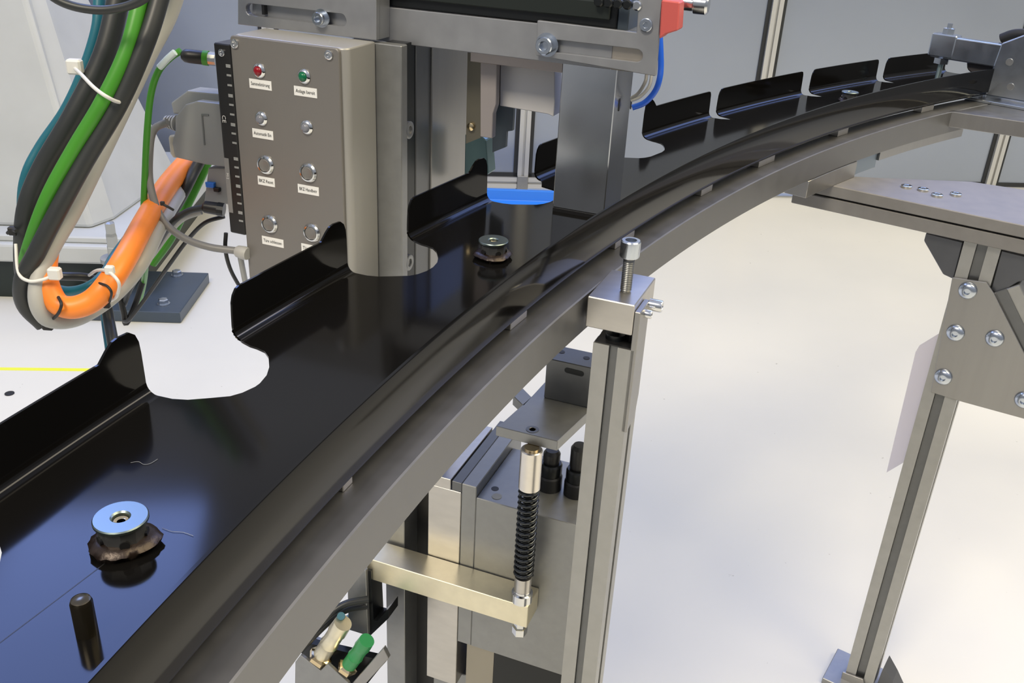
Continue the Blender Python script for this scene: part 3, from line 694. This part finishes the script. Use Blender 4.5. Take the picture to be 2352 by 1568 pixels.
# lift plate
zlp = zr1 + .002; zlt = zlp + .0115
pts = [L.t(*p, zlt) for p in ((1139, 978), (1281, 1013), (1345, 953), (1420, 884), (1330, 862), (1258, 870), (1220, 911), (1200, 930), (1156, 968))]
print('liftplate', pts)
lpv = pts
lpl = thing('lift_plate', 'angled grey aluminium plate on top of the spring rod', 'plate', L.w(uR_, vR_ + .03, zlp))
part('plate_body', L.slab('t', [pts[0], pts[1], pts[2], pts[3], pts[4], pts[5], pts[6], pts[8]], zlp, zlt), ALUG, lpl, bevel=.0006)
part('rod_neck', lathe(ca + up * zr1, up, [(.0075, 0), (.0075, .002)], 20), BRASS, lpl, smooth=30)
hx = Vector(L.w(*L.t(1223, 986, zlt), zlt)); part('counterbore', lathe(hx - up * .0002, up, [(.0066, 0), (.0066, .0006), (.0036, .0006), (.003, .0002)], 24), ALUD, lpl, smooth=30)
part('side_lug', L.slab('t', [L.t(*p, zlt) for p in ((1178, 908), (1200, 890), (1222, 912), (1203, 932))], zlp, zlt), ALUG, lpl, bevel=.0006)
# upper dark block standing on the plate
vb3 = L.t(1243, 912, zlt)[1]
ublk = thing('guide_block', 'dark grey square block on the lift plate under the rail', 'block', L.w(L.t(1295, 925, zlt)[0], vb3 + .02, zlt))
ub0 = L.f(1250, 900, vb3)[0]; ub1 = L.f(1362, 920, vb3)[0]; ztb = L.f(1300, 832, vb3)[1]
part('block_body', L.box(ub0, ub1, vb3, vb3 + .034, zlt, ztb), ALUD, ublk, bevel=.0008)
for x, y in ((1290, 808), (1347, 822)):
    p_ = L.t(x, y, ztb); part('top_hole', lathe(L.w(p_[0], p_[1], ztb), up, [(.0035, 0), (.0035, .0004)], 16), BLK, ublk)
part('handle_mark', L.slab('f', slot2(L.f(1303, 850, vb3), L.f(1335, 858, vb3), .003), vb3 - .0004, vb3), BLKM, ublk)
# main body
vM = bd + .001
def LF(*p): return L.f(*p, vM)
zmt = LF(1095, 1143)[1]; zmb = LF(1062, 1476)[1]; um0 = LF(1093, 1160)[0]; um1 = LF(1345, 1215)[0]
print('main', zmt, zmb, um0, um1, LF(1316, 1204), LF(1280, 1547))
mb = thing('lift_cylinder', 'large grey machined cylinder block behind the spring rod', 'cylinder block', L.w(.5 * (um0 + um1), vM + .05, .3))
part('body', L.box(um0, um1, vM, vM + .11, zmb, zmt), ALUG, mb, bevel=.0008)
zst = LF(1038, 1104)[1]; us0 = LF(1038, 1110)[0] 
part('side_strip', L.box(LF(1058, 1200)[0], um0, vM, vM + .14, zmb, zst), ALUG, mb, bevel=.0008)
part('strip_cap', L.box(us0, LF(1058, 1200)[0], vM, vM + .14, zst - .012, zst), ALUD, mb, bevel=.0005)
ul0 = LF(983, 1200)[0]; ul1_ = LF(1058, 1200)[0]
part('brushed_column', L.slab('t', [(ul0, vM), (ul1_ - .0004, vM), (ul1_ - .0004, vM + .12), (ul0, vM + .12)], .30, zst - .0125), ALU2, mb, bevel=.0006)
part('column_cap', L.box(ul0, us0 - .0015, vM, vM + .12, zst - .0125, zst + .001), ALU2, mb, bevel=.0005)
part('lower_tan_face', L.box(LF(1064, 1520)[0], LF(1127, 1520)[0], vM + .01, vM + .08, .25, zmb), mat('tan_satin', (.36, .33, .27), .4, .7), mb)
part('lower_dark_housing', L.box(LF(1129, 1520)[0], um1 - .012, vM + .008, vM + .09, .25, zmb), BLKM, mb)
p_ = L.t(1137, 1122, zmt); part('top_hole', lathe(L.w(p_[0], p_[1], zmt), up, [(.0042, 0), (.0042, .0003)], 18), BLK, mb)
p_ = L.t(1141, 1140, zmt); part('white_plug', lathe(L.w(p_[0], p_[1], zmt), up, [(.0055, 0), (.0055, .0005)], 18), GREYP, mb)
# black connectors on the block
def bconn(x, y, tall, label):
    p_ = L.t(x, y, zmt); c = L.w(p_[0], p_[1], zmt)
    t = thing('hose_connector', label, 'connector', c, 'black connectors on the cylinder block')
    part('connector_base', lathe(c, up, [(.0135, 0), (.0135, .016), (.012, .018)], 20), BLK, t, smooth=30)
    part('ring_nut', lathe(c + up * .018, up, [(.0118, 0), (.0125, .002), (.0125, .013), (.0112, .015)], 20), BLKM, t, smooth=30)
    part('stem', lathe(c + up * .033, up, [(.0085, 0), (.0095, .004), (.0095, tall), (.007, tall + .004)], 18), BLK, t, smooth=30)
bconn(1262, 1118, .012, 'left black round connector under the lift plate')
bconn(1322, 1132, .026, 'right black round connector half hidden by the support post')
# left slotted profile of the lift unit
up0 = LF(886, 1450)[0]; up1 = LF(928, 1450)[0]; up2 = LF(982, 1450)[0]
lp = thing('slotted_upright', 'grey upright profile with black channel left of the brushed column', 'upright', L.w(up0, vM + .02, 0))
part('upright_bar', L.box(up0, up1, vM + .002, vM + .05, .014, .72), ALUG, lp, bevel=.0006)
part('black_channel', L.box(up1, up2 - .001, vM + .035, vM + .05, .014, .72), BLK, lp)
part('base_plate', L.box(up0 - .05, um1 + .02, vM - .02, vM + .14, 0, .014), ALUG, mb, bevel=.001)
mb2 = part('lower_stand', L.box(ul0, um1 - .02, vM + .02, vM + .10, .014, .30), ALUG, mb, bevel=.001)
# bracket at bottom left + valve manifold
vq = -.01
br = thing('angle_bracket', 'grey angle bracket hanging under the rail left of the upright', 'bracket', L.w(L.f(830, 1450, vq)[0], vq, L.f(830, 1465, vq)[1]))
part('front_web', L.slab('f', [L.f(*p, vq) for p in ((797, 1300), (840, 1310), (845, 1460), (800, 1446))], vq, vq + .006), ALUG, br, bevel=.0006)
part('inner_web', L.slab('f', [L.f(*p, vq + .006) for p in ((838, 1308), (852, 1312), (858, 1424), (866, 1426), (892, 1398), (892, 1420), (848, 1462))], vq + .006, vq + .03), BLKM, br)
vv = -.06
vm = thing('valve_manifold', 'grey notched valve bracket with brass fittings at bottom left', 'valve bracket', L.w(L.f(770, 1540, vv)[0], vv, .3))
def LV(*p): return L.f(*p, vv)
part('notched_plate', L.slab('f', [LV(*p) for p in ((690, 1504), (736, 1540), (752, 1524), (800, 1568), (830, 1640), (676, 1640), (678, 1520))], vv, vv + .004), ALUG, vm, bevel=.0004)
part('back_plate', L.slab('f', [L.f(*p, vv + .03) for p in ((716, 1462), (790, 1492), (860, 1512), (880, 1490), (886, 1520), (820, 1590), (740, 1560), (690, 1506))], vv + .03, vv + .034), ALUG, vm)
part('dark_core', L.slab('f', [L.f(*p, vv + .02) for p in ((700, 1475), (860, 1512), (880, 1525), (820, 1600), (745, 1575), (690, 1510))], vv + .02, vv + .029), BLKM, vm)
part('side_arm', L.slab('f', [L.f(*p, vv + .004) for p in ((880, 1488), (892, 1512), (812, 1600), (795, 1585))], vv + .004, vv + .01), ALU, vm, bevel=.0005)
def fitting(p0, p1, r, m_, label, ringm):
    a, b_ = L.w(L.f(*p0, vv + .010)[0], vv + .010, L.f(*p0, vv + .010)[1]), L.w(L.f(*p1, vv + .010)[0], vv + .010, L.f(*p1, vv + .010)[1])
    ax = (b_ - a).normalized(); n_ = (b_ - a).length
    t = thing('brass_fitting', label, 'fitting', a)
    part('base_nut', lathe(a - ax * .004, ax, [(r * 1.1, 0), (r * 1.35, .002), (r * 1.35, .008), (r, .010)], 6), BRASS, t)
    part('sleeve', lathe(a + ax * .006, ax, [(r, 0), (r, n_ * .3), (r * 1.08, n_ * .32), (r * .98, n_ * .36), (r * .98, n_ * .62), (r * 1.08, n_ * .66), (r, n_ - .006)], 20), m_, t, smooth=30)
    return t
fitting((736, 1508), (788, 1430), .0103, GOLD, 'larger pale brass fitting at bottom left under the rail', BRASS)
fitting((798, 1532), (843, 1470), .0088, GREEN2, 'green sleeved brass fitting beside the larger brass fitting', BRASS)
hose([L.w(L.f(782, 1434, vv + .01)[0], vv + .012, L.f(782, 1434, vv)[1]), L.w(L.f(792, 1424, 0)[0], .0, L.f(792, 1424, 0)[1]), L.w(L.f(818, 1408, .03)[0], .03, L.f(818, 1408, .03)[1])], .0045, TEAL, 'air_hose', 'teal hose leaving the larger brass fitting')
for k, (y, d) in enumerate(((1388, .76), (1402, .77))):
    hose(pxline([(690, y + 90, d + .06), (745, y + 34, d + .06), (790, y, d + .07), (845, y - 12, d + .08)]), .0042, DGREY, 'machine_cable', ('upper', 'lower')[k] + ' black cable behind the angle bracket at bottom left', 'cable')

# ================================================================ right hand table
ZTB = .83
T = Fr(atz(1845, 412, ZTB), -33)
tb = thing('machine_table', 'grey aluminium double plate table with profile leg at right', 'table', T.w(.15, .02, 0))
tt = ZTB - T.f(1839, 437)[1]; zl1 = T.f(2352, 553)[1]; zl0 = T.f(2352, 586)[1]
print('table', tt, zl1, zl0)
part('upper_plate', T.slab('t', [(0, 0), (.62, 0), (.62, .24), (.19, .165), T.t(2019, 408, ZTB), (.015, .045)], ZTB - tt, ZTB), TABM, tb, bevel=.001)
part('lower_plate', T.slab('t', [(-.012, .002), (.62, .002), (.62, .16), (.02, .10)], zl0, zl1), TABM, tb, bevel=.001)
part('gap_shade_fill', T.box(.01, .60, .012, .09, zl1, ZTB - tt), BLK, tb)  # black fill paints the shade of the open gap between the plates
for x, y in ((2120, 437), (2152, 450), (2195, 448), (2082, 430)):
    screw('plate_screw', atz(x, y, ZTB), up, .0075, .003, tb, .5)
lu0 = T.f(2213, 560, .012)[0]; lw = .045
print('leg', lu0, T.f(2300, 580, .012)[0] - lu0, T.f(1925, 1568, .012))
part('leg_profile', T.slab('t', [(lu0 + lw / 2 + x, .012 + lw / 2 + y) for x, y in profile_loop(lw, .0135, .012)], .012, zl0), PROF, tb)
part('groove_shade_strip', T.box(lu0 + lw / 2 - .0065, lu0 + lw / 2 + .0065, .018, .019, .012, zl0), ALUD, tb)  # added dark strip, its colour gives the shade within the leg's slot
def TF_(v, *ps): return [T.f(*p, v) for p in ps]
part('leg_foot', T.box(lu0 - .03, lu0 + lw + .03, -.01, .075, 0, .012), ALUG, tb, bevel=.001)
dk = mat('dark_milled_bracket', (.13, .135, .15), .38, .8, .08, 40)
part('corner_bracket', T.slab('f', TF_(.016, (2127, 535), (2122, 553), (2166, 630), (2190, 641), (2212, 556)), .016, .05), dk, tb, bevel=.001)
part('corner_bracket', T.slab('f', TF_(.016, (2300, 575), (2400, 600), (2392, 630), (2338, 648), (2290, 678), (2276, 664)), .016, .05), dk, tb, bevel=.001)
part('gusset_plate', T.slab('f', TF_(.008, (2187, 637), (2266, 649), (2284, 676), (2400, 905), (2400, 975), (2214, 924), (2138, 901)), .008, .0118), ALU, tb, bevel=.0006)
for x, y in ((2223, 667), (2195, 764), (2285, 777), (2167, 865), (2352, 918)):
    u, z = T.f(x, y, .008); button_head(T.w(u, .008, z), -T.V, .0118, tb)
a, b_ = T.f(2302, 664, .02), T.f(2392, 850, .02)
d2 = Vector((b_[0] - a[0], b_[1] - a[1])).normalized(); nn = Vector((-d2.y, d2.x)) * .0225; e2 = d2 * .35
part('diagonal_brace', T.slab('f', [(a[0] + nn.x, a[1] + nn.y), (a[0] + e2.x + nn.x, a[1] + e2.y + nn.y), (a[0] + e2.x - nn.x, a[1] + e2.y - nn.y), (a[0] - nn.x, a[1] - nn.y)], .014, .058), PROF, tb, bevel=.001)
part('brace_groove', T.slab('f', [(a[0] + nn.x * .3, a[1] + nn.y * .3), (a[0] + e2.x + nn.x * .3, a[1] + e2.y + nn.y * .3), (a[0] + e2.x - nn.x * .3, a[1] + e2.y - nn.y * .3), (a[0] - nn.x * .3, a[1] - nn.y * .3)], .0125, .0139), ALUD, tb)
part('foot_gusset', T.slab('f', TF_(.008, (1935, 1543), (1982, 1560), (2003, 1640), (1915, 1625)), .008, .0118), ALU, tb, bevel=.0005)
part('foot_bracket', T.slab('f', TF_(.018, (2024, 1545), (2031, 1531), (2050, 1565), (2075, 1620), (2000, 1610)), .018, .05), dk, tb)
# white card hanging behind leg
vc = .06
cd = part('paper_card', T.slab('f', TF_(vc, (2158, 765), (2112, 793), (2103, 808), (2036, 1085), (2075, 1062), (2110, 1000)), vc, vc + .0008), CARD)
tag(cd, 'white card hanging behind the right table leg', 'card')
# support block under the rail
sbk = thing('rail_support', 'grey aluminium support between the rail and the right table', 'support', P(1.99, RB, ZTB))
zR0 = ZR - .0347
part('web_plate', arcbar(1.925, 2.085, RB - .001, RB + .03, ZTB, zR0), ALU, sbk, bevel=.0006, smooth=30)
part('inner_block', arcbar(2.087, 2.165, RB + .004, RB + .035, ZTB, zR0), mat('blue_grey_satin', (.22, .27, .33), .35, .8), sbk, bevel=.0006, smooth=30)
part('far_web', arcbar(2.166, 2.45, RB + .001, RB + .012, zR0 - .012, zR0), ALU, sbk, smooth=30)
# upper plate carrying the toggle clamp
UPl = Fr(atz(2176, 255, ZR), -27)
upt = thing('clamp_plate', 'thick grey plate level with the rail under the toggle clamp', 'plate', UPl.w(.1, .03, .86))
q0 = UPl.loc(P(2.58, RB - .001, ZR)); q1 = UPl.loc(P(2.42, RB - .001, ZR)); 
part('plate_body', UPl.slab('t', [(0, 0), (.42, 0), (.42, .20), q0[:2], q1[:2]], ZR - .024, ZR), ALU, upt, bevel=.0008)
part('plate_strut', UPl.box(.30, .34, .02, .06, ZTB, ZR - .024), ALUG, upt)
# toggle clamp
rodp = atz(2150, 192, ZT); rodp.z = ZT + .0002
TC = Vector((rodp.x, rodp.y, 0)) + Vector((cos(R_(-42)), sin(R_(-42)), 0)) * .112
tcl = thing('toggle_clamp', 'bluish zinc toggle clamp pressing into the far end of tray', 'clamp', (TC.x, TC.y, ZR))
za = P(0, 0, 0)
def rodz(y): r = ray(2155, y); return CAMZ + r.z * sqrt(rodp.x ** 2 + rodp.y ** 2) / sqrt(r.x ** 2 + r.y ** 2)
zs = [rodz(y) for y in (192, 145, 132, 80, 64)]
print('toggle z', zs)
part('spindle', lathe(rodp, up, [(.006, 0), (.0052, .004), (.0045, .006), (.0045, zs[4] - ZT)], 16), mat('greenish_zinc', (.35, .45, .44), .3, .8), tcl, smooth=30)
hd = (Vector((TC.x, TC.y, 0)) - Vector((rodp.x, rodp.y, 0))); hl = hd.length; hd.normalize()
hl = .112; AF = Fr((rodp.x, rodp.y), -42)
zt0, zt1 = zs[2], zs[3]
part('clamp_arm', AF.slab('s', [(-.011, zt0), (.011, zt0), (.011, zt1), (-.011, zt1)], -.018, hl - .005), ZINC, tcl, bevel=.002, seg=2)
part('spindle_nut', lathe(rodp + up * (zs[1] - ZT), up, [(.013, 0), (.013, zs[2] - zs[1])], 6), ZINC, tcl)
part('upper_nut', lathe(rodp + up * (zt1 - ZT), up, [(.010, 0), (.010, .012), (.0045, .013), (.0045, .02)], 6), ZINC, tcl)
part('tip_saddle', AF.box(-.022, .020, -.0125, .0125, zt0 + .002, zt1 + .003), ZINC, tcl, bevel=.002)
part('clamp_body', AF.slab('f', [(hl - .030, ZR + .010), (hl + .05, ZR + .010), (hl + .06, ZR + .12), (hl + .02, zt1 + .025), (hl - .020, zt1 + .002), (hl - .024, zt0 - .008)], -.013, .013), ZINC, tcl, bevel=.002)
part('base_flange', AF.box(hl - .05, hl + .07, -.032, .026, ZR, ZR + .005), ZINC, tcl, bevel=.001)
for x in (hl - .036,):
    screw('flange_screw', AF.w(x, .017, ZR + .005), up, .006, .005, tcl)
for u, z in ((hl + .0, zt0 + .012), (hl + .012, ZR + .03)):
    part('pivot_rivet', lathe(AF.w(u, .013, z), AF.V, [(.006, 0), (.0055, .002)], 18), ALUG, tcl, smooth=30)
    part('pivot_rivet', lathe(AF.w(u, -.013, z), -AF.V, [(.006, 0), (.0055, .002)], 18), ALUG, tcl, smooth=30)
part('swivel_block', AF.slab('f', [(.040, zt0 + .001), (.100, zt0 + .001), (.100, zt0 - .016), (.054, zt0 - .018), (.044, zt0 - .012)], .002, .016), mat('brown_grey_rubber', (.06, .055, .06), .5), tcl, bevel=.002)
part('grip', tube([AF.w(hl - .035, .03, zt1 + .004), AF.w(hl - .015, .03, zt1 + .014), AF.w(hl + .02, .03, zt1 + .018)], .008, 12), RUB, tcl, smooth=60)

# ================================================================ cables at left
def cable(px, r, m_, label, name='machine_cable', group=None):
    return hose(pxline(px), r, m_, name, label, 'cable', group, 14)
cable([(298, -420, 0.97), (238, -120, .92), (228, 0, .90), (222, 70, .89), (192, 165, .88), (150, 255, .87), (95, 335, .86), (62, 400, .85), (52, 470, .85), (60, 560, .86), (85, 630, .87), (130, 664, .86), (175, 668, .85), (215, 652, .85), (245, 622, .87), (262, 590, .90), (330, 500, .95)], .0052, TEAL, 'teal cable on the left edge of the big bundle')
cable([(360, -420, 0.95), (300, -120, .90), (272, 0, .88), (238, 130, .86), (168, 270, .84), (103, 380, .83), (66, 470, .82), (56, 560, .82), (62, 640, .83), (100, 690, .86)], .0096, DGREY, 'dark grey cable between the teal and the green one')
cable([(405, -420, 0.92), (345, -120, .87), (322, 0, .845), (290, 120, .825), (235, 235, .81), (172, 340, .80), (112, 450, .79), (74, 550, .79), (56, 620, .80), (60, 680, .83), (95, 720, .86)], .0066, GREEN, 'bright green cable running down the middle of the bundle')
cable([(452, -420, 0.92), (392, -120, .87), (366, 0, .85), (330, 110, .83), (272, 240, .815), (195, 370, .80), (135, 480, .785), (84, 580, .775), (52, 645, .775), (58, 700, .78), (100, 744, .785)], .0078, DGREY, 'dark grey cable on the right of the green one')
cable([(490, -420, 0.95), (430, -120, .90), (395, 20, .89), (340, 130, .87), (278, 260, .85), (215, 390, .83), (165, 490, .815), (118, 570, .79), (92, 630, .775), (86, 690, .765), (108, 730, .77), (155, 735, .785), (205, 716, .81), (270, 668, .83), (325, 600, .85), (368, 515, .92), (412, 440, 1.0), (452, 375, 1.06), (480, 330, 1.1)], (.0070, .0085), LGREY, 'light grey cable looping under the orange one')
cable([(112, 560, .80), (106, 610, .785), (110, 655, .775), (132, 696, .77), (168, 706, .77), (212, 690, .775), (250, 650, .785), (290, 588, .82), (335, 505, .90), (385, 425, .98), (437, 362, 1.06), (470, 300, 1.12)], (.0095, .0118), ORANGE, 'thick orange cable curving up to the right')
cable([(90, -30, .80), (140, 4, .80), (195, 20, .80), (255, 22, .80), (315, 6, .80), (360, -25, .80)], .0036, DGREY, 'dark loose cable loop at the top edge')
cable([(100, 634, .92), (150, 634, .92), (205, 638, .93), (260, 660, .95)], .0045, BLK, 'short black cable behind the orange loop')
cable([(415, 117, dh), (392, 132, dh), (365, 162, dh), (347, 215, dh), (338, 300, dh), (333, 400, dh), (330, 500, dh), (334, 600, dh + .03), (330, 650, dh + .10), (318, 700, dh + .16)], .0033, GREEN, 'thin green cable hanging from the upper hub plug')
cable([(385, 280, dh + .02), (352, 300, dh + .02), (343, 360, dh + .01), (346, 430, dh), (372, 502, dh - .01), (420, 545, dh - .02), (480, 567, dh - .02), (545, 576, dh - .02)], .0038, MGREY, 'grey cable bending round to the lower hub end')
cable([(470, 476, dh), (430, 486, dh), (395, 512, dh), (362, 560, dh + .02), (330, 615, dh + .04), (300, 660, dh + .06), (284, 700, dh + .08)], .0034, DGREY, 'dark cable from the lower hub plug running down left')
cable([(462, 485, dh + .01), (418, 502, dh + .01), (382, 540, dh + .02), (345, 590, dh + .03), (300, 640, dh + .05), (250, 690, dh + .06)], .0036, LGREY, 'light grey cable beside the dark plug cable')
cable([(515, 497, dh + .01), (470, 512, dh + .01), (430, 552, dh + .02), (390, 606, dh + .03), (345, 670, dh + .05), (298, 732, dh + .06), (285, 738, dh + .07)], .0022, BLK, 'thin black cable curving from the hub down to the plate')
cable([(519, 535, dh - .01), (518, 575, dh - .01), (530, 620, dh), (556, 668, dh + .02)], .0021, BLK, 'thin black cable hanging from the bottom of the hub')
cable([(548, 570, dh - .01), (556, 610, dh), (566, 660, dh + .02)], .0030, LGREY, 'pale cable hanging beside the box corner')
cable([(470, 388, 1.02), (450, 430, 1.02), (425, 480, 1.02), (390, 550, 1.02), (350, 605, 1.02)][:0] + [(492, 340, 1.06), (470, 388, 1.04), (450, 430, 1.03), (425, 480, 1.02), (390, 550, 1.02), (350, 605, 1.02)], .0052, GREEN, 'rear green cable behind the orange and grey ones')
cable([(478, 335, 1.04), (448, 390, 1.02), (425, 435, 1.0), (400, 480, 1.0), (360, 545, .99), (325, 600, .98), (295, 640, .97), (270, 672, .96)], .0062, DGREY, 'dark rear cable beside the rear green cable')
cable([(243, 690, .90), (250, 735, .89), (260, 790, .87), (268, 850, .86)], .0058, DGREY, 'dark cable dropping behind the near tab')
cable([(240, 695, .915), (243, 740, .905), (250, 790, .885), (258, 850, .88)], .0045, TEAL, 'teal cable dropping behind the near tab')
cable([(275, 680, 1.0), (285, 720, 1.0), (290, 742, 1.0), (310, 700, 1.01), (330, 640, 1.02)], .0034, BLK, 'black cable loop touching the slate floor plate')
# sleeves and grey cable end
sg = part('cable_marker', tube(pxline([(366, 155, dh - .006), (385, 135, dh - .006), (402, 120, dh - .006)]), .0032, 10, 2, 1), mat('pale_marker', (.62, .72, .72), .3), smooth=50)
tag(sg, 'pale clear marker sleeve on the thin green cable', 'marker')
ge = part('cable_gland', lathe(atd(543, 576, dh - .02), (G.U + up * -.05), [(.0048, 0), (.0062, .002), (.0070, .010), (.0062, .014)], 18), LGREY, smooth=40)
tag(ge, 'light grey gland where the bent grey cable enters the box', 'gland')
# cable ties
def tie(px, w, label, m_=TIE, headpx=None, hr=.005):
    pts = pxline(px); t = thing('cable_tie', label, 'cable tie', pts[0])
    part('strap', tube(pts, w, 8, 6), m_, t, smooth=60)
    h = atd(*headpx) if headpx else pts[0]
    F_ = Fr(h, 0); part('tie_head', F_.box(-hr, hr, -hr * .7, hr * .7, h.z - hr, h.z + hr), m_, t, bevel=hr * .25)
    return t
tie([(170, 155, .845), (188, 172, .82), (215, 200, .80), (245, 222, .795), (275, 235, .81), (300, 232, .84)], .0016, 'white cable tie round the upper part of the bundle', headpx=(172, 153, .845), hr=.0065)
tie([(36, 560, .78), (42, 625, .768), (66, 645, .762), (98, 642, .763), (122, 632, .768)], .0015, 'white cable tie at the lower left of the bundle', headpx=(126, 628, .768), hr=.0055)
tie([(205, 632, .83), (222, 621, .80), (245, 622, .775), (265, 637, .765), (274, 655, .765), (268, 680, .775), (256, 690, .80)], .0015, 'white cable tie where the orange cable turns up', headpx=(252, 620, .772), hr=.004)
tie([(134, 682, .765), (141, 700, .756), (132, 722, .76), (114, 738, .775)], .0014, 'black cable tie under the orange loop', RUB, (110, 745, .775), .005)
tie([(228, 650, .775), (246, 657, .768), (256, 672, .766), (252, 692, .775)], .0012, 'thin black cable tie on the orange bend', RUB, (245, 700, .78), .003)
tie([(18, 535, .82), (26, 528, .815), (38, 530, .80)], .0018, 'frayed black tie end sticking out left of the bundle', RUB, (30, 530, .812), .004)
tie([(372, 468, .86), (384, 474, .86), (398, 482, .865)], .0013, 'short black tie across the grey and orange cables', RUB, (373, 467, .86), .002)
